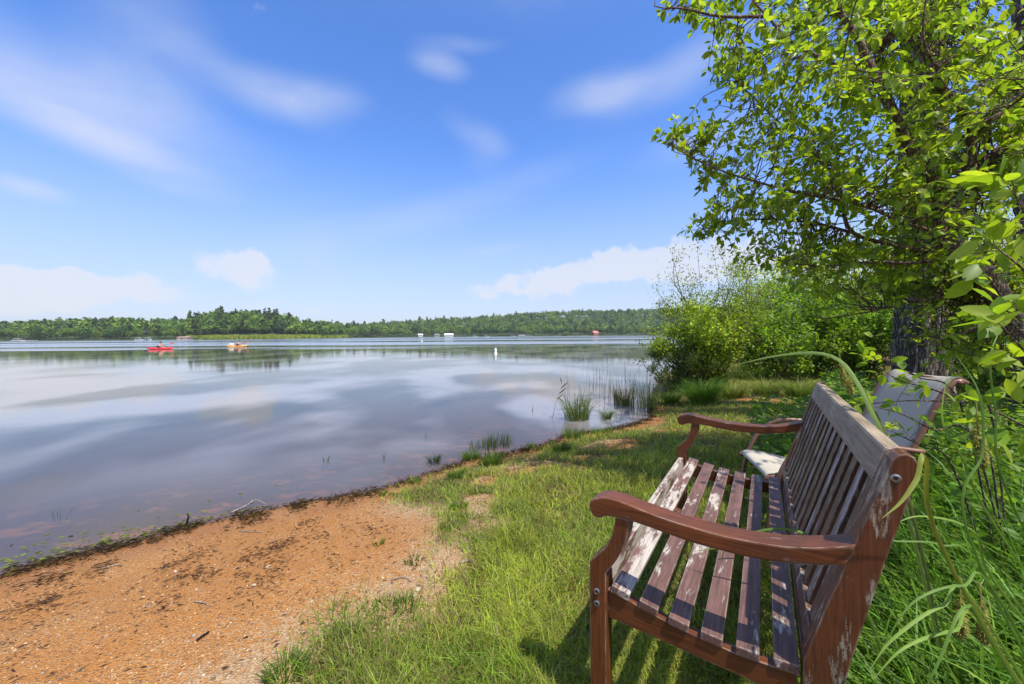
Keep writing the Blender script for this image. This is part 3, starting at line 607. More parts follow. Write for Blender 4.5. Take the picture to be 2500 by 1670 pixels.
for s in (0, 1):
    y0 = 0. if s == 0 else BW-TL
    bm_obj('front_leg', prism(leg_front, y0, y0+TL), M_wz, bench); bm_obj('rear_post', prism(post, y0, y0+TL), M_post, bench)
    bm_obj('armrest', prism(arm_top+arm_bot, y0-.004, y0+TL+.006, .005), M_wx, bench)
    xs = np.linspace(.0475, .474, 12); top_ = [(x_, seat_h(x_)-.0225) for x_ in xs]; bot_ = [(x_, .358-.05*(x_-.046)) for x_ in xs[::-1]]
    bm_obj('side_rail', prism(top_+bot_, (.016 if s == 0 else BW-.044), (.044 if s == 0 else BW-.016), .002), M_wx, bench)
    for (x_, z_) in ((.022, .431), (.022, .397), (.622, .864), (.512, .395)):
        yy = y0-.002 if s == 0 else y0+TL+.002; M = Matrix.Translation((x_, yy, z_)) @ Matrix.Rotation(R(90), 4, 'X')
        bm = lathe([(.0085, -.004), (.0085, .002), (.0062, .0035), (.0058, .0015)], 14); bmesh.ops.transform(bm, matrix=M, verts=bm.verts); bo = bm_obj('bolt', bm, M_bolt, bench)
        bm = lathe([(.0036, -.001), (.0036, .0026)], 6); bmesh.ops.transform(bm, matrix=M, verts=bm.verts); bm_obj('socket', bm, M_boltd, bo)
# centre support, front rail, rear rail
xs = np.linspace(.052, .474, 12); bm_obj('centre_support', prism([(x_, seat_h(x_)-.0225) for x_ in xs]+[(x_, .372-.05*(x_-.046)) for x_ in xs[::-1]], BW/2-.015, BW/2+.015, .002), M_wx, bench)
box('front_rail', (.009, TL+.001, .345), (.034, BW-TL-.001, .456), M_sl[0], bench, .004); box('rear_rail', (.484, TL+.001, .355), (.508, BW-TL-.001, .405), M_wy, bench, .003)
for i_ in range(6):
    x0 = .0614+i_*.0735; x1 = x0+.0475; z0, z1 = seat_h(x0), seat_h(x1); an = math.atan2(z1-z0, x1-x0); ln = math.hypot(x1-x0, z1-z0)
    M = Matrix.Translation((x0, 0, z0)) @ Matrix.Rotation(-an, 4, 'Y')
    box('seat_slat', (0, .009+.002*(i_ % 2), -.0215), (ln, BW-.010-.002*(i_ % 3), 0), M_sl[[0, 2, 1, 2, 2, 2][i_]], bench, .0035, M)
# back: rails leaning with the posts, vertical slats between
bl = math.atan2(.614-.482, .895-.447)                                       # lean
def back_M(z): return Matrix.Translation((.482+(z-.447)*math.tan(bl), 0, z)) @ Matrix.Rotation(bl, 4, 'Y')
zr0 = .838
box('top_rail', (-.003, TL+.0006, 0), (.039, BW-TL-.0006, .076), M_top, bench, .009, back_M(zr0))
box('lower_rail', (.002, TL+.0006, 0), (.034, BW-TL-.0006, .036), M_bk, bench, .004, back_M(.452))
ns_ = 15; pitch = (BW-2*TL)/ns_; hl = (zr0-.485)/math.cos(bl)-.004
for i_ in range(ns_):
    yc = TL+pitch*(i_+.5); M = back_M(.4895)
    o = box('back_slat', (.006, yc-.0215, 0), (.024, yc+.0215, hl), [M_bk, M_bk2, M_bky][(i_*7) % 3], bench, .002, M); o.data.materials.append(M_side)
    for p_ in o.data.polygons:
        if abs(p_.normal.y) > .8: p_.material_index = 1                    # edge faces take the darker wood

# ================================================================ SLING CHAIR behind the bench
M_sling = plain('grey_sling', (.45, .41, .335), .6, .2, .06, 6.); M_tube = plain('brown_tube', (.20, .095, .06), .4, .45, .2, 30.)
cf = np.array([.116, .41])/math.hypot(.116, .41); cr = np.array([cf[1], -cf[0]])           # along the front edge (near to far), and rearward
CO = np.array([1.395, 2.11]); chair = empty('patio_chair', (CO[0], CO[1], 0), math.atan2(cr[1], cr[0]), label='grey sling patio chair with brown tube frame behind the wooden bench', cat='chair')
prof = spline([(-.015, .355), (.0, .378), (.05, .384), (.15, .368), (.30, .338), (.42, .325), (.50, .345), (.56, .42), (.62, .56), (.685, .72), (.735, .84), (.775, .905), (.81, .925), (.845, .905)], 44)
CWD = .445
nrm = unit(np.stack([-np.gradient(prof[:, 1]), np.gradient(prof[:, 0])], 1))
def sling(y0, y1, p0, p1, name):
    bm = bmesh.new(); pr = prof[p0:p1]; nn_ = nrm[p0:p1]; ny = 9; rows = []
    for (px_, pz_), (nx_, nz_) in zip(pr, nn_):
        for off in (0., -.008):
            pass
        rows.append([[bm.verts.new((px_+nx_*(off-.012*math.sin(math.pi*k/(ny-1))), y0+(y1-y0)*k/(ny-1), pz_+nz_*(off-.012*math.sin(math.pi*k/(ny-1))))) for k in range(ny)] for off in (0., -.006)])
    for a, b_ in zip(rows, rows[1:]):
        for k in range(ny-1): bm.faces.new((a[0][k], b_[0][k], b_[0][k+1], a[0][k+1])); bm.faces.new((a[1][k], a[1][k+1], b_[1][k+1], b_[1][k]))
        for k in (0, ny-1): bm.faces.new((a[0][k], a[1][k], b_[1][k], b_[0][k]))
    for r_ in (rows[0], rows[-1]):
        for k in range(ny-1): bm.faces.new((r_[0][k], r_[0][k+1], r_[1][k+1], r_[1][k]))
    bmesh.ops.recalc_face_normals(bm, faces=bm.faces); bm_obj(name, bm, M_sling, chair, True)
sling(0, CWD, 0, 21, 'seat'); sling(0, CWD, 20, 44, 'backrest')
for s in (0, 1):
    yy = -.012 if s == 0 else CWD+.012
    B = Bulk(); tube(B, [(a-.0, yy, b_-.018) for a, b_ in prof[::2]], .0135, .0135, 8); B.build('side_tube', M_tube, chair, smooth=True)
    yo = yy+(-.02 if s == 0 else .02)
    B = Bulk(); tube(B, spline([(-.03, yo, -.02), (.0, yo, .2), (.03, yo, .34), (.075, yo, .46), (.15, yo, .55), (.25, yo, .585), (.42, yo, .58), (.60, yo, .56), (.66, yo, .555)], 26), .0125, .0125, 8); B.build('arm_leg', M_tube, chair, smooth=True)
    B = Bulk(); tube(B, [(.80, yo, -.02), (.62, yo, .2), (.45, yo, .33), (.33, yo, .38)], .0125, .0125, 8); B.build('rear_leg', M_tube, chair, smooth=True)
for x_, z_ in ((.03, .345), (.50, .32), (.80, .90)):
    B = Bulk(); tube(B, [(x_, -.03, z_), (x_, CWD+.03, z_)], .0125, .0125, 8); B.build('cross_tube', M_tube, chair, smooth=True)

# ================================================================ PINES behind the bench
def pine_trunk(loc, r, ht, lean, label, nl=14):
    e = empty('pine_tree', loc, 0, label=label, cat='tree'); na_, nz_ = 72, 150
    a = np.linspace(0, 2*np.pi, na_+1)[:-1]; z = np.linspace(-.2, ht, nz_); A_, Z_ = np.meshgrid(a, z)
    rad = r*(1-.045*Z_/1.)*(1+.35*np.exp(-np.clip(Z_, 0, 9)*2.2)); rad = np.maximum(rad, r*.35)
    fu = np.abs(fbm(A_*6.5+fbm(Z_*1.3, A_*2, 5)*2.2, Z_*1.6, 71, 3)-.5)*2; fu2 = fbm(A_*26, Z_*9, 77, 3)
    rad = rad*(1-.14*(1-sstep(.02, .3, fu))+.05*(fu2-.5))
    V = np.stack([rad*np.cos(A_)+lean[0]*Z_, rad*np.sin(A_)+lean[1]*Z_, Z_], -1).reshape(-1, 3)
    i = np.arange(nz_-1)[:, None]*na_; j = np.arange(na_)[None]; k = (j+1) % na_; q = np.stack([i+j, i+k, i+na_+k, i+na_+j], -1).reshape(-1, 4)
    me = mesh_np('trunk', V, np.concatenate([q[:, [0, 1, 2]], q[:, [0, 2, 3]]]), M_bark, None, True); link('trunk', me, e)
    B = Bulk(); C = Bulk()
    for n in range(nl):                                        # limbs of the high crown
        zz = ht*(.55+.44*n/nl); an = n*2.4+rng.uniform(-.3, .3); ln = 2.3*(1-.55*n/nl); s0 = np.array([lean[0]*zz, lean[1]*zz, zz]); d = np.array([math.cos(an), math.sin(an), .12])
        tube(B, [s0, s0+d*ln*.5, s0+d*ln+np.array([0, 0, -.1])], .035, .01, 5)
        m = 55; t_ = rng.uniform(.3, 1, m); p = s0+d*ln*t_[:, None]+rng.standard_normal((m, 3))*np.array([.22, .22, .09]); dd = unit(d+.8*rng.standard_normal((m, 3)))
        V, T = leaves(p, dd, np.array([0, 0, 1.])+.3*rng.standard_normal((m, 3)), rng.uniform(.12, .2, m), .5, SV, ST); C.add(V, T, np.repeat(colvar(m, (.04, .075, .03), .2), 4, 0))
    B.build('limbs', M_bark, e, kind='stuff'); C.build('foliage', M_leaf, e, kind='stuff'); return e
c = P(2250, 880, 4.7); pine_trunk((c[0], c[1], gz1(c[0], c[1])), .255, 9.5, (.018, .02), 'thick furrowed grey pine trunk rising behind the patio chair')
c = P(2580, 880, 3.7); pine_trunk((c[0], c[1], gz1(c[0], c[1])), .24, 9., (-.015, .02), 'furrowed pine trunk right of the leaning leafy tree', 9)

# ================================================================ LEAFY TREE leaning over the bench
def grow(limbs, targets, B, leafrec, r_tw=.0035, nleaf=(9, 16), ln=(.032, .066), span=.6, wander=.10, droop=.05, maxlen=.9):
    """twigs from the nearest limb to every target, leaves set along the outer part"""
    S = np.concatenate([spline(l, 40) for l in limbs])
    for tg in targets:
        d = np.linalg.norm(S-tg, axis=1)+rng.uniform(0, .15, len(S)); a = S[np.argmin(d)]; L = np.linalg.norm(tg-a)
        if L > maxlen: a = tg+(a-tg)/L*maxlen; L = maxlen
        m1 = a+(tg-a)*.4+rng.standard_normal(3)*wander*L+np.array([0, 0, .08*L]); m2 = a+(tg-a)*.75+rng.standard_normal(3)*wander*L+np.array([0, 0, .04*L])
        pts = spline([a, m1, m2, tg-np.array([0, 0, droop*L])], 9); tube(B, pts, r_tw*(.7+L*.9), r_tw*.35, 4, cap=False)
        n = rng.integers(*nleaf); u = np.sort(rng.uniform(1-span, 1.0, n)); u[-1] = 1.; idx = u*(len(pts)-1); i0 = np.minimum(idx.astype(int), len(pts)-2); f = (idx-i0)[:, None]
        p = pts[i0]*(1-f)+pts[i0+1]*f; tn = unit(pts[i0+1]-pts[i0]); rad = unit(np.cross(tn, rng.standard_normal((n, 3))))
        dr = unit(tn*.55+rad*.9+np.array([0, 0, -.12])); up = unit(np.array([0, 0, 1.])+.55*rng.standard_normal((n, 3)))
        l = rng.uniform(ln[0], ln[1], n); leafrec.append(np.concatenate([p+dr*.006, dr, up, l[:, None]], 1))
LEAFC = [(.27, .38, .035), (.22, .34, .035), (.17, .28, .04), (.33, .42, .05)]
leaf_me = [mesh_np('leaf', LV*np.array([1, w_, 1]), LT, M_leaf, np.tile(c_, (len(LV), 1)), True) for c_, w_ in zip(LEAFC, (1., .92, 1.05, 1.))]
def leaf_objects(e, rec, nmax=300, extra=None, col=None, name='foliage'):
    """the leaves that show largest become parts of their own, the rest one part"""
    off = np.array(e.location); d = rec[:, :3]; yy = np.maximum(d[:, 1], .05); X = 1250+F*d[:, 0]/yy; Y = 818-F*(d[:, 2]-H)/yy
    vis = (d[:, 1] > .1) & (X > -40) & (X < 2540) & (Y > -40) & (Y < 1710); sz = np.where(vis, rec[:, 9]/np.linalg.norm(d-np.array([0, 0, H]), axis=1), 0)
    order = np.argsort(-sz); big = order[:nmax]; big = big[sz[big] > 0]; rest = np.setdiff1d(np.arange(len(rec)), big)
    x, y, z = basis(rec[:, 3:6], rec[:, 6:9])
    for i in big:
        o = link('leaf', leaf_me[int(rng.integers(0, 4))], e); l = rec[i, 9]
        M = np.eye(4); M[:3, 0] = x[i]*l; M[:3, 1] = y[i]*l*rng.uniform(.85, 1.05); M[:3, 2] = z[i]*l; M[:3, 3] = rec[i, :3]-off; o.matrix_local = Matrix(M.tolist())
    if len(rest):
        B = Bulk(); r_ = rec[rest]; V, T = leaves(r_[:, :3], r_[:, 3:6], r_[:, 6:9], r_[:, 9], rng.uniform(.85, 1.05, len(r_)))
        cc = np.array(LEAFC if col is None else col)[rng.integers(0, 4, len(r_))]*(1+.14*rng.standard_normal((len(r_), 1))); B.add(V, T, np.repeat(np.clip(cc, .01, 1), len(LV), 0)); B.build(name, M_leaf, e, off, True, kind='stuff')
def poly3(lst): return np.array([P(*q) for q in lst])
fork = (2322, 485, 2.45)
limbs = [poly3([(2322, 485, 2.45), (2290, 453, 2.44), (2238, 384, 2.42), (2197, 311, 2.42), (2169, 251, 2.44), (2145, 202, 2.46), (2116, 142, 2.5), (2092, 89, 2.52), (2052, 32, 2.56), (2030, -20, 2.6), (2000, -180, 2.65)]),
         poly3([(2326, 487, 2.45), (2355, 437, 2.4), (2371, 364, 2.35), (2371, 307, 2.32), (2343, 259, 2.3), (2307, 223, 2.3), (2282, 190, 2.3)]),
         poly3([(2284, 191, 2.3), (2254, 190, 2.3), (2181, 202, 2.28), (2116, 190, 2.27), (2060, 170, 2.28), (2015, 146, 2.3), (1955, 117, 2.32), (1914, 85, 2.35), (1874, 40, 2.4), (1841, 4, 2.45), (1800, -60, 2.5)]),
         poly3([(2283, 190, 2.3), (2290, 170, 2.3), (2262, 121, 2.28), (2254, 60, 2.26), (2270, -60, 2.2)]),
         poly3([(2335, 625, 2.4), (2200, 602, 2.5), (2080, 566, 2.6), (2056, 485, 2.66), (2048, 429, 2.7), (2015, 405, 2.75), (1975, 364, 2.8), (1894, 291, 2.9), (1800, 200, 3.)]),
         poly3([(2080, 568, 2.6), (1995, 546, 2.75), (1900, 535, 2.9), (1800, 540, 3.0), (1720, 560, 3.05)]),
         poly3([(2310, 575, 2.4), (2200, 540, 2.35), (2100, 500, 2.3), (1950, 470, 2.35), (1800, 430, 2.5), (1700, 390, 2.6), (1630, 350, 2.7)]),
         poly3([(2345, 620, 2.35), (2250, 640, 2.3), (2120, 640, 2.35), (2000, 650, 2.45), (1900, 640, 2.6)]),
         poly3([(2420, 690, 2.32), (2330, 720, 2.4), (2220, 740, 2.5), (2130, 760, 2.6)]), poly3([(2455, 750, 2.27), (2380, 800, 2.3), (2300, 830, 2.4)]),
         poly3([(2371, 340, 2.34), (2420, 290, 2.2), (2480, 250, 2.0), (2600, 150, 1.8)]), poly3([(2371, 420, 2.4), (2440, 380, 2.3), (2560, 330, 2.1), (2760, 280, 1.8)]),
         poly3([(2116, 142, 2.5), (2180, 60, 2.7), (2230, -40, 2.9)]), poly3([(1874, 40, 2.4), (1760, 40, 2.5), (1660, 20, 2.6), (1615, 25, 2.65)])]
stem = poly3([(2325, 490, 2.45), (2310, 575, 2.42), (2345, 627, 2.38), (2407, 673, 2.32), (2450, 742, 2.27), (2480, 788, 2.25), (2530, 900, 2.22), (2570, 1050, 2.2)])
b0 = stem[-1].copy(); b0[2] = gz1(b0[0], b0[1]); stem = np.vstack([stem, b0+np.array([0, 0, -.05])])
tree = empty('leafy_tree', b0, 0, label='leaning broadleaf tree with forked stems and bright green leaves over the bench', cat='tree')
B = Bulk(); tube(B, spline(stem, 40), .065, .034, 10); B.build('trunk', M_twig, tree, b0, True)
for l in limbs:
    B = Bulk(); r0, r1 = {0: (.036, .013), 1: (.028, .018), 2: (.013, .005), 4: (.014, .005)}.get([l is q_ for q_ in limbs].index(True), (.010, .004)); tube(B, spline(l, 34), r0, r1, 8); B.build('limb', M_twig, tree, b0, True)
CROWN = [(1640, -40), (1618, 20), (1690, 55), (1735, 130), (1705, 190), (1750, 250), (1690, 290), (1655, 300), (1640, 335), (1690, 390), (1720, 470), (1745, 520), (1690, 550), (1665, 565), (1730, 600), (1830, 640), (1950, 660), (2080, 690), (2200, 700), (2330, 720), (2540, 760), (2540, -40)]
cp = np.array(CROWN, float); tg = []
while len(tg) < 1450:
    x, y = rng.uniform(1600, 2540), rng.uniform(-60, 760)
    if not inpoly(np.array([x]), np.array([y]), cp)[0]: continue
    edge_ = polydist(np.array([x]), np.array([y]), cp)[0]
    d = 2.85-.45*max(0, x-1700)/850+rng.uniform(-.62, .75)*min(1, .3+edge_/250)
    if fbm(np.array([x/120.]), np.array([y/90.]), 91)[0] < .33: continue
    if y > 560 and rng.uniform() < .45: continue
    tg.append(P(x, y, d))
low = []
while len(low) < 460:                                            # boughs hanging in front of the pine trunk
    x, y = rng.uniform(1900, 2520), rng.uniform(600, 900)
    if y > 640+.55*(x-1900)+60*math.sin(x/60.): continue
    low.append(P(x, y, rng.uniform(2.25, 3.5)))
tips = [P(1602, 325, 2.7), P(1632, 345, 2.68), P(1655, 320, 2.66), P(1665, 360, 2.6), P(1645, 290, 2.65), P(1612, 30, 2.65), P(1650, 40, 2.62), P(1690, 35, 2.6), P(1665, 560, 3.0), P(1690, 575, 3.), P(1720, 590, 2.95), P(1700, 420, 2.7), P(1712, 460, 2.75)]
over = []                                                        # the part of the crown above and right of the frame
while len(over) < 95:
    p = np.array([rng.uniform(1.6, 3.9), rng.uniform(.25, 1.75), rng.uniform(1.8, 4.0)])
    if ((p-np.array([2.6, 1.9, 3.]))**2/np.array([1.35, 1.7, 1.3])**2).sum() < 1 and (p[0]/p[1] > 1.36 or p[2] > H+.92*p[1]): over.append(p)
limbs_o = [np.array([P(2000, -180, 2.65), (2.2, 2.4, 3.6), (2.3, 2., 4.1)]), np.array([P(2270, -60, 2.2), (2.3, 1.8, 3.3), (2.2, 1.1, 3.7)]), np.array([P(2600, 150, 1.8), (2.7, 1.4, 2.8), (2.4, .6, 3.0)]), np.array([P(2760, 280, 1.8), (3.2, 1.8, 2.7), (3.5, 1.6, 3.2)])]
for l in limbs_o: B = Bulk(); tube(B, spline(l, 20), .014, .005, 6); B.build('limb', M_twig, tree, b0, True)
B = Bulk(); rec = []
grow(limbs, tg, B, rec, nleaf=(7, 13)); grow(limbs, tips, B, rec, nleaf=(9, 15), maxlen=.6); grow(limbs, low, B, rec, nleaf=(6, 12), maxlen=1.); grow(limbs+limbs_o, over, B, rec, nleaf=(8, 14), maxlen=1.2)
B.build('twigs', M_twig, tree, b0, kind='stuff'); leaf_objects(tree, np.concatenate(rec))

# near sprays of big leaves at the right edge: a low shrub between camera and tree
def spray_shrub(name, base, paths, label, ntw=3, ln=(.05, .075), nleaf=(5, 9), col=None):
    base = np.array([base[0], base[1], gz1(base[0], base[1])]); e = empty(name, base, 0, label=label, cat='shrub'); rec = []; BT = Bulk(); L = []
    for pth in paths:
        pts = np.vstack([base+np.array([rng.uniform(-.03, .03), rng.uniform(-.03, .03), 0]), poly3(pth)]); B = Bulk(); tube(B, spline(pts, 24), .0042, .0018, 6); B.build('stem', M_twig, e, base, True); L.append(pts)
        sp = spline(pts, 30)[10:]
        for k_ in range(ntw*len(pth)):
            a = sp[rng.integers(0, len(sp))]; grow([np.vstack([a, a+.001])], [a+rng.standard_normal(3)*np.array([.07, .07, .06])], BT, rec, .0016, nleaf, ln, .8)
        grow([sp], [sp[-1]+unit(sp[-1]-sp[-4])*.05], BT, rec, .0016, nleaf, ln, .9)
    BT.build('twigs', M_twig, e, base, kind='stuff'); leaf_objects(e, np.concatenate(rec), 300, col=col); return e
spray_shrub('serviceberry_shrub', (1.75, 1.05), [[(2560, 900, 1.15), (2480, 800, 1.12), (2430, 700, 1.1), (2390, 660, 1.1)], [(2600, 760, 1.1), (2500, 660, 1.0), (2440, 610, 1.0)], [(2600, 980, 1.0), (2520, 880, .92), (2450, 800, .9)], [(2620, 640, 1.1), (2520, 540, 1.), (2480, 480, .98)], [(2600, 1100, 1.1), (2500, 1040, 1.05), (2420, 1000, 1.05)]], 'near shrub with large glossy leaves arching in from the right edge', 1)
spray_shrub('sapling_shrub', (1.95, 1.5), [[(2420, 1010, 1.5), (2330, 985, 1.48), (2230, 978, 1.46), (2130, 985, 1.45)], [(2400, 1030, 1.5), (2300, 960, 1.46), (2200, 930, 1.45), (2150, 900, 1.45)], [(2380, 1080, 1.45), (2280, 1050, 1.42), (2200, 1010, 1.4), (2120, 990, 1.4)], [(2350, 1000, 1.5), (2240, 920, 1.5), (2160, 880, 1.5), (2120, 870, 1.5)], [(2330, 1150, 1.35), (2250, 1090, 1.35), (2190, 1060, 1.35)]], 'thin dark twigged sapling spreading leaves across the grey patio chair', 1, (.036, .055), (3, 6))

# ================================================================ SHRUBS along the shore beyond the bench
def shrub(name, px, py, d, ht, spread, nst, nlf, col, label, lsz=(.035, .06), sparse=1., group=None, cat='shrub', stemr=.018):
    c = P(px, py, d); base = np.array([c[0], c[1], gz1(c[0], c[1])]); e = empty(name, base, 0, label=label, cat=cat, group=group); BS = Bulk(); BL = Bulk(); tips = []
    for s in range(nst):
        a = rng.uniform(0, 6.28); sp = spread*np.sqrt(rng.uniform(.03, 1)); h = ht*rng.uniform(.55, 1.)*(1-.3*(sp/spread)**2)
        top = np.array([math.cos(a)*sp, math.sin(a)*sp, h]); b_ = np.array([math.cos(a)*sp*.25, math.sin(a)*sp*.25, -.05])
        pts = spline([b_, b_+(top-b_)*.4+np.array([0, 0, .14*h])+rng.standard_normal(3)*.05, b_+(top-b_)*.75+rng.standard_normal(3)*.1, top], 10); tube(BS, pts, stemr*rng.uniform(.5, 1), .003, 5)
        for k_ in range(9):
            i_ = rng.integers(1, 10); q = pts[i_]; f = i_/9; tw = q+rng.standard_normal(3)*np.array([.32, .32, .26])*(1.15-.5*f)*spread*.42+np.array([0, 0, .05]); tube(BS, [q, (q+tw)/2+rng.standard_normal(3)*.04, tw], .005, .002, 3, cap=False); tips += [tw, (q+tw)/2, q*.3+tw*.7]
    tips = np.array(tips); tips = tips[tips[:, 2] > .08]; idx = rng.integers(0, len(tips), nlf); p = tips[idx]+rng.standard_normal((nlf, 3))*np.array([.085, .085, .075])*sparse*(ht/2.4)**.5; p[:, 2] = np.maximum(p[:, 2], .03)
    dr = unit(rng.standard_normal((nlf, 3))+np.array([0, 0, -.1])); V, T = leaves(p, dr, np.array([0, 0, 1.])+.6*rng.standard_normal((nlf, 3)), rng.uniform(*lsz, nlf), 1.05, SV, ST)
    tc_ = 1+.28*rng.standard_normal(len(tips)); cc = colvar(nlf, col, .14)*tc_[idx][:, None]; BL.add(V, T, np.repeat(np.clip(cc, .008, 1), 4, 0))
    BS.build('stems', M_twig, e, kind='stuff'); BL.build('foliage', M_leaf, e, kind='stuff'); return e
shrub('shore_shrub', 1705, 960, 9.2, 2.3, 1.15, 34, 13000, (.25, .34, .04), 'bright leafy shrub standing at the water edge beyond the bench', (.055, .09))
shrub('willow_shrub', 1725, 950, 9.8, 3.7, 1.45, 30, 6500, (.17, .22, .05), 'tall sparse shrub with thin twigs reaching above the bright shrub', (.04, .065), 1.2)
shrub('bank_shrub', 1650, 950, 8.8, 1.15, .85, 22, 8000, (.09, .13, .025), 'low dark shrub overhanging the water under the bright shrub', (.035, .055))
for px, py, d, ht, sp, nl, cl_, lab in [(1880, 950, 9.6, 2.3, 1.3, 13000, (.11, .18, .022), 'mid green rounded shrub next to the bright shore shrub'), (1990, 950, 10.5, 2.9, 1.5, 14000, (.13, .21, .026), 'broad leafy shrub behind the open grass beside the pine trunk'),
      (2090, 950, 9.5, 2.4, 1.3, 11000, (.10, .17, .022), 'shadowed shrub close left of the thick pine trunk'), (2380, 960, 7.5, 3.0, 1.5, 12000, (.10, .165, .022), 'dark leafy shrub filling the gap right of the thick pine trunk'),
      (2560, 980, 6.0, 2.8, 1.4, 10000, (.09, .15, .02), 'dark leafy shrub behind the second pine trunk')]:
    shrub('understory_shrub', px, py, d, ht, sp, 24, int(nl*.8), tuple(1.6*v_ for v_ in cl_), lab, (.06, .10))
for px, d, ht, lab in [(1850, 16, 4.6, 'young tree with pale green crown behind the shoreline shrubs'), (2010, 15, 5.6, 'slender tree with light green crown behind the broad shrub'), (2160, 14, 5.6, 'bushy tree crowding behind the thick pine trunk'), (2320, 13, 6.2, 'tall leafy tree seen between the two pine trunks'), (2500, 12, 6.5, 'leafy tree behind the second pine trunk')]:
    shrub('woodland_tree', px, 950, d, ht, 2.2, 26, 9000, (.22, .32, .05), lab, (.08, .13), 1.6, 'trees of the wood behind the bench', 'tree', .03)

# ================================================================ GRASS
def scatter(n, r0, r1, a0, a1, power=1.):
    """random points, dense near the camera (log radius)"""
    r = r0*(r1/r0)**(rng.uniform(0, 1, n)**power); a = np.radians(rng.uniform(a0, a1, n)); return r*np.sin(a), r*np.cos(a), r
def grasscol(x, y, n, dry=.28):
    v = fbm(x*1.7, y*1.7, 41); w2 = fbm(x*6, y*6, 47)
    c = np.where((v > .5)[:, None], np.array([(.37, .44, .055)]), np.array([(.27, .38, .046)]))
    c = c*(.55+.85*w2)[:, None]; d = rng.uniform(0, 1, n) < dry*(.4+1.6*fbm(x*2.3, y*2.3, 57)); c[d] = np.array([.33, .27, .11])*rng.uniform(.6, 1.1, (d.sum(), 1))
    return np.clip(c*(1+.17*rng.standard_normal((n, 1)))*(1+.05*rng.standard_normal((n, 3))), .01, 1)
x, y, r = scatter(420000, .75, 17, -32, 62); sdv = lake_sd(x, y); gmv = grass_mask(x, y); lush = fbm(x*3.1, y*3.1, 61)
kp = (rng.uniform(0, 1, len(x)) < gmv*(.35+.9*lush)) & (sdv > .03)
BL_ = np.array([bpt(.5, -.05, 0)[:2]])
x, y, r, lush = x[kp], y[kp], r[kp], lush[kp]; n = len(x)
b0_ = np.stack([x, y, ground_z(x, y)-.004], 1)
h = rng.uniform(.028, .078, n)*(.45+1.25*lush)*(1+.5*(rng.uniform(0, 1, n) < .05)); wd = rng.uniform(.003, .006, n)*np.maximum(1, (r/1.9))**.62
B = Bulk(); V, T = blades(b0_, h*np.maximum(1, r/5)**.35, wd, rng.uniform(0, 6.28, n), rng.uniform(.15, 1.3, n), 2, rng.uniform(0, 6.28, n)); B.add(V, T, np.repeat(grasscol(x, y, n), 5, 0))
print('lawn blades', n)
# small broad-leaved weeds in the turf
x, y, r = scatter(26000, .8, 9, -28, 60); gmv = grass_mask(x, y); kp = (rng.uniform(0, 1, len(x)) < gmv*sstep(.48, .62, fbm(x*2.2, y*2.2, 81))) & (lake_sd(x, y) > .1); x, y, r = x[kp], y[kp], r[kp]; n = len(x)
p = np.stack([x, y, ground_z(x, y)+rng.uniform(.004, .04, n)], 1); a = rng.uniform(0, 6.28, n); dr = np.stack([np.cos(a), np.sin(a), rng.uniform(-.1, .5, n)], 1)
V, T = leaves(p, dr, np.array([0, 0, 1.])+.3*rng.standard_normal((n, 3)), rng.uniform(.010, .022, n)*np.maximum(1, r/2.5)**.5, 1.1, SV, ST); B.add(V, T, np.repeat(colvar(n, (.10, .19, .03)), 4, 0))
B.build('lawn_grass', M_grass, label='short bright yellow green turf between the sand and the bench', cat='grass', kind='stuff')
# stray tufts on the sand edge
def tussock(px, py, n, ht, rad, label, col=(.115, .185, .028), wd=(.004, .008), lean=(.1, .8), name='grass_tussock', group=None, z=None, cat='grass tuft', seg=4):
    c = G(px, py) if z is None else PZ(px, py, z); base = np.array([c[0], c[1], c[2]]); e_ = Bulk(); a = rng.uniform(0, 6.28, n); q = rad*np.sqrt(rng.uniform(0, 1, n))*.45
    bb = base+np.stack([q*np.cos(a), q*np.sin(a), 0*q], 1); 
    if z is None: bb[:, 2] = ground_z(bb[:, 0], bb[:, 1])-.01
    else: bb[:, 2] = np.minimum(ground_z(bb[:, 0], bb[:, 1]), z-.02)
    hh = ht*rng.uniform(.45, 1.05, n)+(0 if z is None else (z-bb[:, 2])); V, T = blades(bb, hh, rng.uniform(*wd, n), a+rng.normal(0, .5, n), rng.uniform(*lean, n), seg, rng.uniform(0, 6.28, n), .12)
    e_.add(V, T, np.repeat(colvar(n, col, .2, .06), 2*seg+1, 0)); return e_.build(name, M_grass, None, base, label=label, cat=cat, group=group).__setattr__('location', base.tolist())
for k_, (px, py, n, ht, rd) in enumerate([(1120, 1240, 260, .07, .14), (1090, 1290, 60, .06, .08), (925, 1330, 30, .06, .06), (930, 1480, 40, .06, .08), (850, 1560, 120, .09, .12), (990, 1480, 120, .07, .12), (1010, 1370, 60, .06, .1), (700, 1650, 160, .10, .14), (935, 1210, 60, .10, .06), (1015, 1180, 90, .1, .1), (1115, 1170, 220, .17, .16), (1205, 1135, 300, .2, .2), (1370, 1105, 260, .22, .2), (1295, 1095, 60, .16, .08), (1150, 1122, 260, .17, .2), (1400, 1068, 260, .2, .3), (1470, 1060, 220, .17, .3)]):
    tussock(px, py, n, ht, rd, 'small green grass tuft growing on the bare sandy edge of the turf', group='grass tufts on the sandy edge')
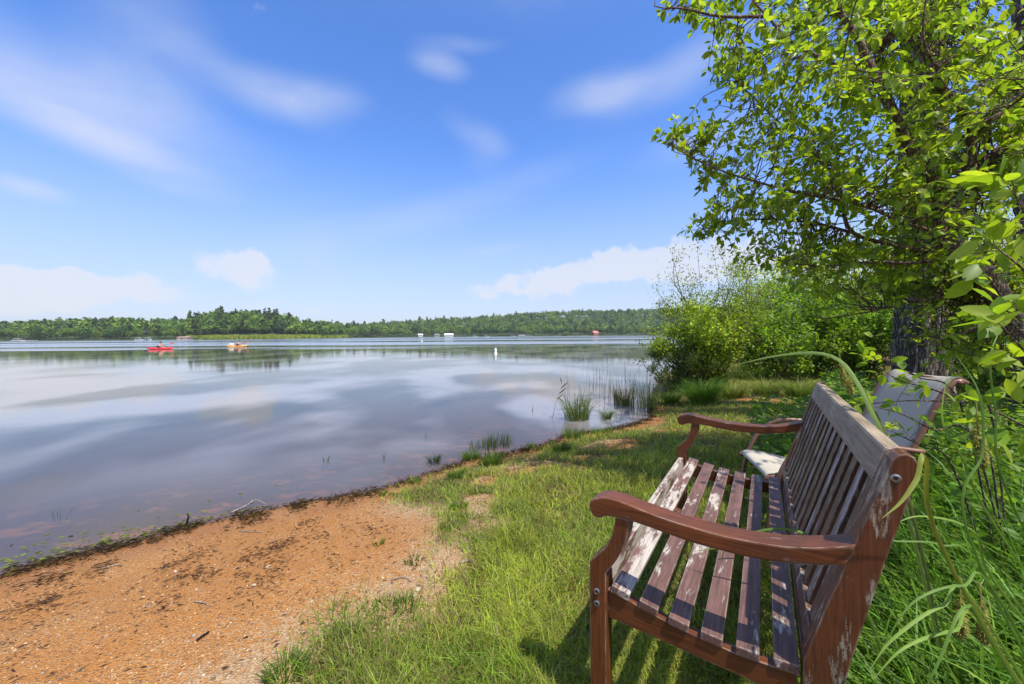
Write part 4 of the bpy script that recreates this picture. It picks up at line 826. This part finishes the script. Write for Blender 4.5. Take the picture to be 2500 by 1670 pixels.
for px, py, n, ht, rd, lab, c_ in [(1715, 985, 1300, .66, .40, 'tall bright green grass tussock in front of the shore shrub', (.20, .33, .045)), (1790, 970, 420, .42, .34, 'shorter yellowish grass tussock beside the bright green one', (.25, .30, .06)), (1870, 965, 500, .5, .4, 'leaning mixed green and straw grass tussock before the shrubs', (.24, .29, .07)),
      (1950, 970, 450, .52, .4, 'grass tussock in the shade left of the bench back', (.18, .26, .045)), (2040, 985, 380, .5, .4, 'pale seeding grass tussock close to the thick pine', (.22, .26, .06)), (1640, 985, 340, .42, .26, 'green grass tussock leaning over the orange bank', (.18, .27, .04)), (1830, 930, 380, .55, .45, 'dim grass tussock tucked under the mid green shrub', (.10, .15, .03)), (2140, 1010, 320, .5, .4, 'grass tussock beside the patio chair', (.11, .16, .03)), (1750, 940, 420, .5, .45, 'grass tussock at the foot of the tall sparse shrub', (.10, .16, .028))]:
    tussock(px, py, n, ht, rd, lab, c_, (.006, .012), (.25, 1.1))
# emergent reeds in the shallows
for px, py, n, ht, rd, lab, c_, ln in [(1408, 1024, 300, .62, .42, 'dense leaning green reed clump rising from the shallows', (.16, .21, .045), (.05, .55)), (1523, 988, 240, .52, .42, 'reed clump with rust brown stem bases in the water', (.17, .16, .05), (.05, .4)), (1575, 995, 150, .95, .5, 'tall thin reed clump against the bank shrub', (.20, .25, .08), (.05, .5)),
      (1480, 1022, 130, .28, .16, 'small rounded green rush tuft alone in still water', (.11, .17, .03), (.2, .9)), (1060, 1127, 80, .13, .14, 'small dark rush tuft near the grassy shoreline', (.04, .07, .02), (.2, .9)), (1215, 1080, 110, .16, .45, 'scattered short rushes standing in very shallow water', (.08, .12, .03), (.05, .3)), (1180, 1092, 80, .14, .4, 'short rushes standing off the tufted shoreline', (.08, .12, .03), (.05, .3)),
      (795, 1125, 14, .09, .07, 'little rush tuft standing alone far from the bank', (.07, .12, .03), (.05, .3)), (938, 1120, 5, .12, .03, 'pair of thin rushes in open shallows', (.07, .11, .03), (.05, .3)), (1040, 1065, 4, .10, .02, 'single thin dark rush farther out in the water', (.06, .09, .03), (.05, .2)), (1300, 1005, 4, .22, .03, 'two upright dark reed stems left of the broken reed', (.06, .07, .03), (.02, .1)), (145, 1250, 8, .06, .10, 'sparse rush sprouts in the brown shallows', (.09, .13, .03), (.1, .6))]:
    tussock(px, py, n, ht, rd, lab, c_, (.006, .010), ln, 'reed_clump', None, ZW, 'reeds')
x = np.concatenate([rng.normal(1500, 45, 130), rng.uniform(1380, 1620, 60)]); yv = rng.uniform(870, 985, len(x)); pp = np.array([PZ(a, b_, ZW) for a, b_ in zip(x, yv)]); n = len(pp); B = Bulk(); bz = ground_z(pp[:, 0], pp[:, 1]); pp[:, 2] = np.minimum(bz, ZW-.02)
V, T = blades(pp, rng.uniform(.25, .75, n)+(ZW-pp[:, 2]), np.full(n, .008), rng.uniform(0, 6.28, n), rng.uniform(.02, .35, n), 4); B.add(V, T, np.repeat(colvar(n, (.10, .125, .05)), 9, 0)); B.build('reed_stand', M_grass, label='thin scattered reeds standing in open water before the bank shrub', cat='reeds', kind='stuff')
c = PZ(1345, 1022, ZW); e = empty('broken_reed', c, 0, label='leaning dead reed with a few side leaves in the shallows', cat='reed'); B = Bulk(); tp = P(1372, 938, c[1])-c; tube(B, [(-.01, 0, -.12), tp*.5, tp], .004, .002, 5, (.2, .2, .2)); B.build('stem', M_debris, e)
for f, dx, dz in ((.55, .10, .10), (.7, .13, .12), (.85, .12, .12), (.62, .12, -.1), (1., -.03, .12)):
    B = Bulk(); q = tp*f; V, T = leaves(np.array([q]), np.array([[dx, 0, dz]]), np.array([[0, 1., .3]]), np.array([math.hypot(dx, dz)]), .22); B.add(V, T, (.09, .10, .05)); B.build('reed_leaf', M_grass, e)

# tall sedge and grass on the right, behind and beside the bench
def in_bench(x, y, m=.03):
    dx = x-BO[0]; dy = y-BO[1]; u = dx*bx[0]+dy*bx[1]; v = dx*by[0]+dy*by[1]; return (u > -m) & (u < .60+m) & (v > -m) & (v < BW+m)
n = 24000; x = rng.uniform(.55, 3.2, n); y = rng.uniform(.3, 3.4, n); u = (x-BO[0])*bx[0]+(y-BO[1])*bx[1]; v = (x-BO[0])*by[0]+(y-BO[1])*by[1]
kp = (u > .58+.05*rng.standard_normal(n)) & ~in_bench(x, y) & (rng.uniform(0, 1, n) < np.where(y > 1.9, .28, 1.)) & ~((x > 1.42) & (x < 2.3) & (y > 1.85) & (y < 2.6) & (rng.uniform(0, 1, n) < .9)); x, y, u, v = x[kp], y[kp], u[kp], v[kp]; n = len(x)
b0_ = np.stack([x, y, ground_z(x, y)-.01], 1); hh = rng.uniform(.22, .72, n)*(.6+.85*fbm(x*2.2, y*2.2, 5)); hh = np.minimum(hh, .44+.7*np.clip(u-.62, 0, 1)); B = Bulk()
az_ = np.where(rng.uniform(0, 1, n) < .6, rng.normal(2.6, .9, n), rng.uniform(0, 6.28, n))
V, T = blades(b0_, hh, rng.uniform(.004, .0145, n), az_, rng.uniform(.15, 1.2, n), 5, rng.uniform(0, 6.28, n), .15); B.add(V, T, np.repeat(colvar(n, (.135, .26, .027), .40, .12), 11, 0))
B.build('tall_grass', M_grass, label='tall lush dark green grass crowding behind the bench back', cat='grass', kind='stuff')
# low leafy undergrowth under the tree
n = 27000; x = rng.uniform(1.3, 5.2, n); y = rng.uniform(1.0, 6.5, n); kp = (x/y > .62) & ~in_bench(x, y, .1) & ~((x > 1.38) & (x < 2.35) & (y > 1.85) & (y < 2.62)) & ((y < 4.2) | (x/y > .8)); x, y = x[kp], y[kp]; n = len(x)
ht_ = .12+.75*fbm(x*1.6, y*1.6, 15)*np.clip((x-1.1)/1., .25, 1); z0_ = ground_z(x, y); p = np.stack([x, y, z0_+ht_*np.sqrt(rng.uniform(0.02, 1, n))], 1); a = rng.uniform(0, 6.28, n); B = Bulk()
V, T = leaves(p, np.stack([np.cos(a), np.sin(a), rng.uniform(-.5, .3, n)], 1), np.array([0, 0, 1.])+.45*rng.standard_normal((n, 3)), rng.uniform(.035, .075, n), 1.05); B.add(V, T, np.repeat(colvar(n, (.15, .26, .034), .26), len(LV), 0))
m = 1500; ii = rng.integers(0, n, m); st = p[ii]; bb = st.copy(); bb[:, 2] = z0_[ii]; V, T = blades(bb, (st[:, 2]-bb[:, 2])*1.05, np.full(m, .004), rng.uniform(0, 6.28, m), rng.uniform(0, .2, m), 2); B.add(V, T, np.repeat(colvar(m, (.08, .09, .03)), 5, 0))
B.build('undergrowth', M_leaf, label='leafy dark undergrowth filling the ground beneath the leaning tree', cat='undergrowth', kind='stuff')

# sedge plants whose long blades arch over the bench
def long_blade(e, base, pts, wd, col):
    B = Bulk(); q = spline(pts, 26); tn = unit(np.gradient(q, axis=0)); s = unit(np.cross(tn, unit(np.array([0, 0, H])-q)+np.array([0, 0, .4]))); t_ = np.linspace(0, 1, 26); hw = wd/2*np.clip((1-t_)*3, 0, 1)**.8*np.clip(.45+t_*3, 0, 1)
    nn = np.cross(tn, s); V = np.stack([q-s*hw[:, None]+nn*hw[:, None]*.3, q, q+s*hw[:, None]+nn*hw[:, None]*.3], 1).reshape(-1, 3); T = []
    for i in range(25):
        for k in range(2): T += [(i*3+k, i*3+k+1, i*3+k+4), (i*3+k, i*3+k+4, i*3+k+3)]
    B.add(V, T, col); return B.build('blade', M_grass, e, base, True)
M_spike = leafmat('sedge_spike', .3, .7, .2, (1.1, 1., .4))
def spike(e, base, top, ln, dirn, r=.011):
    B = Bulk(); d = unit(np.asarray(dirn)); m = 260; t_ = rng.uniform(0, 1, m); rad = unit(np.cross(d, rng.standard_normal((m, 3)))); c0 = np.asarray(top)+d*ln*t_[:, None]+np.stack([0*t_, 0*t_, -.012*np.sin(t_*3.1)], 1); rr_ = r*np.sin(np.clip(t_, .06, .96)*np.pi)**.6
    dr = unit(rad+d*.7); V, T = leaves(c0+rad*(rr_*.2)[:, None], dr, rad+d, rr_*1.15+.002, .35, SV, ST); B.add(V, T, np.repeat(colvar(m, (.27, .25, .055), .2), 4, 0)); tube(B, [np.asarray(top)-d*.03, np.asarray(top)+d*ln], .002, .0012, 4, (.2, .2, .05)); B.build('seed_spike', M_spike, e, base)
def sedge(bx_, by_, blade_list, spikes, label):
    base = np.array([bx_, by_, gz1(bx_, by_)]); e = empty('sedge_plant', base, 0, label=label, cat='sedge')
    for pts, wd, c_ in blade_list: long_blade(e, base, np.vstack([base+rng.uniform(-.015, .015, 3)*np.array([1, 1, 0]), pts]), wd, c_)
    for top, ln, d in spikes: spike(e, base, top, ln, d)
    return e
GB = (.21, .33, .05); GD = (.14, .25, .04)
sedge(1.20, 1.02, [(poly3([(2235, 1330, .98), (2165, 1090, 1.0), (2125, 1000, 1.03), (2090, 930, 1.07), (2050, 880, 1.12), (1990, 861, 1.18), (1900, 868, 1.26), (1840, 880, 1.31), (1785, 893, 1.36)]), .010, (.25, .36, .10)),
      (poly3([(2240, 1300, 1.0), (2170, 1080, 1.06), (2110, 960, 1.12), (2060, 890, 1.18), (2010, 863, 1.22), (1960, 868, 1.26)]), .008, (.19, .21, .07))], [(P(2052, 880, 1.45), .10, (.25, .05, -1)), (P(2072, 915, 1.4), .075, (.15, 0, -1))], 'sedge with one long pale blade arching above the bench top rail')
def bseat(lst): return np.array([bpt(*q) for q in lst])
sedge(*bpt(.70, .33, 0)[:2], [(bseat([(.66, .30, .34), (.585, .285, .52), (.50, .27, .565), (.42, .26, .56), (.33, .25, .53), (.22, .24, .485)]), .009, (.17, .26, .04)), (bseat([(.67, .40, .3), (.585, .42, .50), (.50, .41, .55), (.40, .40, .53), (.31, .37, .46), (.30, .37, .40)]), .007, GD)], [], 'grass plant whose blades poke through the bench back over the seat')
sedge(1.16, .62, [(poly3([(2330, 1400, .70), (2262, 1120, .69), (2238, 1170, .67), (2200, 1225, .66), (2150, 1268, .655)]), .007, (.24, .27, .04)), (poly3([(2380, 1350, .75), (2400, 1100, .78), (2390, 960, .8), (2330, 860, .85)]), .0042, GD), (poly3([(2400, 1500, .72), (2300, 1480, .7), (2180, 1560, .68), (2120, 1640, .67)]), .0055, GB), (poly3([(2450, 1480, .7), (2350, 1430, .68), (2230, 1470, .67), (2150, 1590, .66)]), .0042, GD), (poly3([(2420, 1560, .7), (2330, 1540, .66), (2210, 1580, .64), (2130, 1660, .63)]), .005, GB), (poly3([(2440, 1600, .66), (2360, 1480, .63), (2290, 1620, .6), (2240, 1720, .6)]), .0042, GD)], [(P(2345, 1450, .74), .085, (0, 0, -1)), (P(2395, 1460, .73), .09, (.1, 0, -1)), (P(2385, 1010, .95), .09, (.05, 0, -1))], 'sedge with broad bright blades crossing the near bench post')
sedge(1.55, .85, [(poly3([(2440, 1300, 1.0), (2350, 1120, 1.02), (2300, 1020, 1.05), (2320, 880, 1.1)]), .005, GB), (poly3([(2480, 1250, .95), (2430, 1000, .98), (2420, 860, 1.), (2470, 760, 1.05)]), .0045, GD), (poly3([(2420, 1400, .95), (2300, 1330, .95), (2180, 1320, .96), (2110, 1300, .98)]), .0045, GD), (poly3([(2450, 1450, .9), (2380, 1300, .9), (2250, 1260, .9), (2160, 1290, .9)]), .005, GB)], [(P(2400, 1060, 1.0), .09, (0, 0, -1))], 'tall sedge with drooping spikes among the leaves right of the bench')
# loose upright shoots before the bench apron
B_ = tussock(1800, 1660, 14, .30, .12, 'few tall green shoots rising in front of the bench side rail', (.16, .24, .04), (.004, .007), (.05, .4)); tussock(1450, 1640, 16, .22, .12, 'few tall grass stalks in front of the bench leg', (.2, .22, .06), (.003, .005), (.05, .4))

# ================================================================ SHORE LITTER
def along(u): 
    nl_ = np.array(near); seg_ = np.hypot(*np.diff(nl_, axis=0).T); cs = np.concatenate([[0], np.cumsum(seg_)]); s_ = u*cs[-1]; i = np.clip(np.searchsorted(cs, s_)-1, 0, len(seg_)-1); f = (s_-cs[i])/seg_[i]; p = nl_[i]+(nl_[i+1]-nl_[i])*f[:, None]; tn = (nl_[i+1]-nl_[i])/seg_[i][:, None]; return p, tn
n = 30000; u = rng.uniform(0, .86, n); p, tn = along(u); nr_ = np.stack([tn[:, 1], -tn[:, 0]], 1); pat = fbm(u*60, u*0, 3); off = rng.normal(.035, .05, n)*(.25+1.6*pat); sec = rng.uniform(0, 1, n) < .3; off[sec] = rng.normal(.26, .07, sec.sum())+.15*np.sin(u[sec]*30)
keep = (rng.uniform(0, 1, n) < np.where(sec, sstep(.45, .62, fbm(u*80, u*0+4, 9)), .25+.75*sstep(.3, .55, pat))); q = (p+nr_*off[:, None])[keep]; tn = tn[keep]; n = len(q)
a = np.arctan2(tn[:, 1], tn[:, 0])+rng.normal(0, .7, n); b0_ = np.stack([q[:, 0], q[:, 1], np.maximum(ground_z(q[:, 0], q[:, 1]), ZW)+rng.uniform(0, .016, n)], 1); h = rng.uniform(.02, .075, n); B = Bulk()
d = np.stack([np.cos(a), np.sin(a), rng.normal(0, .12, n)], 1); V, T = leaves(b0_, d, np.array([0, 0, 1.])+.5*rng.standard_normal((n, 3)), h*.62, rng.uniform(.05, .17, n), SV, ST)
cc = np.where((rng.uniform(0, 1, n) < .10)[:, None], np.array([(.20, .20, .04)]), np.where((rng.uniform(0, 1, n) < .3)[:, None], np.array([(.14, .075, .035)]), np.array([(.055, .036, .022)])))*rng.uniform(.6, 1.4, (n, 1)); B.add(V, T, np.repeat(cc, 4, 0))
# older wrack lines up the beach and scattered flecks
for k_, (o0, sd_, m) in enumerate([(.70, .05, 3600), (1.12, .07, 5200), (1.5, .08, 3600), (.6, .35, 2400), (1.2, .4, 3500)]):
    u = rng.uniform(-.02, .6, m); p, tn = along(np.clip(u, 0, 1)); nr_ = np.stack([tn[:, 1], -tn[:, 0]], 1); kp = rng.uniform(0, 1, m) < (sstep(.5, .62, fbm(u*55, u*0+k_, 13)) if sd_ < .2 else .8); q = (p+nr_*(o0+.12*np.sin(u*25+k_)+rng.normal(0, sd_, m))[:, None])[kp]; tn = tn[kp]; m = len(q)
    a = np.arctan2(tn[:, 1], tn[:, 0])+rng.normal(0, .6, m); pp = np.stack([q[:, 0], q[:, 1], ground_z(q[:, 0], q[:, 1])+rng.uniform(.001, .007, m)], 1); V, T = leaves(pp, np.stack([np.cos(a), np.sin(a), rng.normal(0, .08, m)], 1), np.array([0, 0, 1.])+.4*rng.standard_normal((m, 3)), rng.uniform(.008, .032, m), rng.uniform(.1, .4, m), SV, ST); B.add(V, T, np.repeat(np.array([(.055, .03, .018)])*rng.uniform(.5, 2.2, (m, 1)), 4, 0))
B.build('shoreline_weed', M_debris, label='dark line of dead weed and leaf litter washed along the water edge', cat='litter', kind='stuff')
# pebbles
ico = bmesh.new(); bmesh.ops.create_icosphere(ico, subdivisions=1, radius=1); IV = np.array([v.co[:] for v in ico.verts]); IT = np.array([[v.index for v in f.verts] for f in ico.faces]); ico.free()
x, y, r = scatter(60000, 1.2, 9, -62, 12); sdv = lake_sd(x, y); gmv = grass_mask(x, y); ed = np.exp(-(np.maximum(polydist(x, y, GRASS)-.05, 0)/.4)**2); kp = (sdv > .05) & (rng.uniform(0, 1, len(x)) < (.04+.55*sstep(.5, .66, fbm(x*2.4, y*4, 19))+.8*ed)*(1-.85*gmv)); x, y, r = x[kp], y[kp], r[kp]; n = len(x); print('pebbles', n)
s = rng.lognormal(-6.1, .36, n)*np.maximum(1, r/2.6)**.4; sc3 = np.stack([s*rng.uniform(.8, 1.4, n), s*rng.uniform(.7, 1.1, n), s*rng.uniform(.35, .7, n)], 1); an = rng.uniform(0, 6.28, n); W_ = IV[None]*sc3[:, None]*(1+.18*rng.standard_normal((n, len(IV), 1)))
ca, sa = np.cos(an)[:, None], np.sin(an)[:, None]; V = np.stack([W_[:, :, 0]*ca-W_[:, :, 1]*sa+x[:, None], W_[:, :, 0]*sa+W_[:, :, 1]*ca+y[:, None], W_[:, :, 2]+(ground_z(x, y)+s*.15)[:, None]], -1)
pal = np.array([(.55, .42, .26), (.62, .53, .42), (.42, .24, .11), (.34, .30, .27), (.2, .12, .07), (.5, .30, .13)]); cc = pal[rng.choice(6, n, p=[.30, .06, .26, .08, .14, .16])]*rng.uniform(.75, 1.2, (n, 1)); B = Bulk(); B.add(V.reshape(-1, 3), (IT[None]+(np.arange(n)*len(IV))[:, None, None]), np.repeat(cc, len(IV), 0))
B.build('gravel', M_debris, label='scattered small tan and white pebbles over the orange sand', cat='gravel', kind='stuff')
# sticks and single stones
M_drift = barkmat('driftwood', (.16, .13, .1), (.48, .42, .36), (60, 60, 8), .4, .002); M_dstick = barkmat('wet_stick', (.01, .008, .006), (.06, .04, .03), (60, 60, 12), .4, .002)
def stick(pts, r0, r1, mat, label, up=False):
    q = np.array([np.append(G(x_, y_)[:2], max(ZW, G(x_, y_)[2])+dz) for x_, y_, dz in pts]); q = np.array([P(x_, y_, q[0][1]) for x_, y_, _ in pts]) if up else q; e = empty('stick', q[0], 0, label=label, cat='stick'); B = Bulk(); tube(B, spline(q, 14), r0, r1, 6); B.build('wood', mat, e, q[0], True)
stick([(565, 1260, .012), (600, 1247, .02), (625, 1236, .03), (650, 1241, .012)], .006, .003, M_drift, 'pale curved driftwood twig lying at the water edge')
stick([(455, 1284, 0.), (458, 1270, .04), (460, 1262, .06), (457, 1254, .085)], .008, .004, M_dstick, 'dark crooked stick standing up from the weed line', True)
stick([(480, 1567, .006), (496, 1556, .008), (510, 1547, .008)], .004, .003, M_dstick, 'short dark straight twig on the sand')
stick([(475, 1472, .005), (495, 1474, .006), (508, 1480, .005), (502, 1490, .004)], .0028, .002, M_drift, 'thin bent pale twig on the sand'); stick([(245, 1392, .006), (270, 1386, .01), (290, 1380, .006)], .004, .003, M_drift, 'pale brown twig among the old weed')
stick([(955, 1418, .006), (985, 1414, .01), (1005, 1422, .008)], .003, .002, M_drift, 'thin curved twig by the gravel edge'); stick([(1122, 1377, .006), (1140, 1374, .01), (1155, 1373, .008)], .007, .006, M_drift, 'thick short pale stick where turf meets gravel'); stick([(585, 1298, .004), (615, 1300, .006), (640, 1301, .004)], .003, .002, M_drift, 'straight pale twig just above the weed line')
M_stone = plain('pale_stone', (.42, .34, .23), .8, .2, .15, 60.); M_stone2 = plain('white_stone', (.58, .55, .5), .7, .2, .1, 60.)
def stone(px, py, s_, mat, label):
    c = G(px, py); bm = bmesh.new(); bmesh.ops.create_icosphere(bm, subdivisions=2, radius=s_)
    for v in bm.verts: v.co *= 1+.25*(fbm(np.array([v.co.x/s_*1.3+px]), np.array([v.co.y/s_*1.3+v.co.z/s_+py]), 7)[0]-.5); v.co.z *= .5
    o = bm_obj('stone', bm, mat, None, True, label=label, cat='stone'); o.location = (c[0], c[1], c[2]+s_*.2)
stone(745, 1590, .014, M_stone, 'flat tan stone on the sand beside a grass tuft'); stone(655, 1385, .012, M_stone, 'flat tan stone in the middle of the orange sand'); stone(428, 1395, .006, M_stone2, 'small white stone alone on the smooth orange sand'); stone(620, 1430, .011, M_stone, 'tan stone lying by dark weed scraps'); stone(1020, 1440, .014, M_stone, 'pale stone half sunk in gravel by the turf'); stone(1010, 1455, .011, M_stone, 'second pale stone touching the gravel edge'); stone(362, 1480, .007, M_stone2, 'white shard among reddish weed'); stone(1198, 1258, .012, M_stone, 'round pale stone by the dark bare patch')
# green leaves and algae floating in the shallows
n = 260; px = rng.uniform(0, 700, n); py = 1400-(px/700)*160-np.abs(rng.normal(0, 30, n))-6; cl_ = fbm(px/60, py/25, 3) > .42; px, py = px[cl_], py[cl_]; n = len(px); p = np.array([PZ(a, b_, ZW+.003) for a, b_ in zip(px, py)]); a = rng.uniform(0, 6.28, n)
V, T = leaves(p, np.stack([np.cos(a), np.sin(a), 0*a], 1), np.array([0, 0, 1.])+.03*rng.standard_normal((n, 3)), rng.uniform(.015, .05, n), .9, SV*np.array([1, 1, .1]), ST); B = Bulk(); B.add(V, T, np.repeat(colvar(n, (.17, .22, .035), .3), 4, 0)); B.build('floating_leaves', M_grass, label='small yellow green leaves floating in the shallows along the sand', cat='leaves', kind='stuff')

# ---------------------------------------------------------------- the air over the lake
mh = bpy.data.materials.new('haze_air'); mh.use_nodes = True; t = NT(mh.node_tree); t.n.clear()
vo = t.new('ShaderNodeVolumePrincipled', ins={'Color': (.86, .92, 1., 1), 'Density': .00017}); t.l.new(vo.outputs[0], t.new('ShaderNodeOutputMaterial').inputs['Volume'])
box('haze', (-6300, -6300, ZW-4.2), (6300, 6300, 62), mh, kind='stuff')
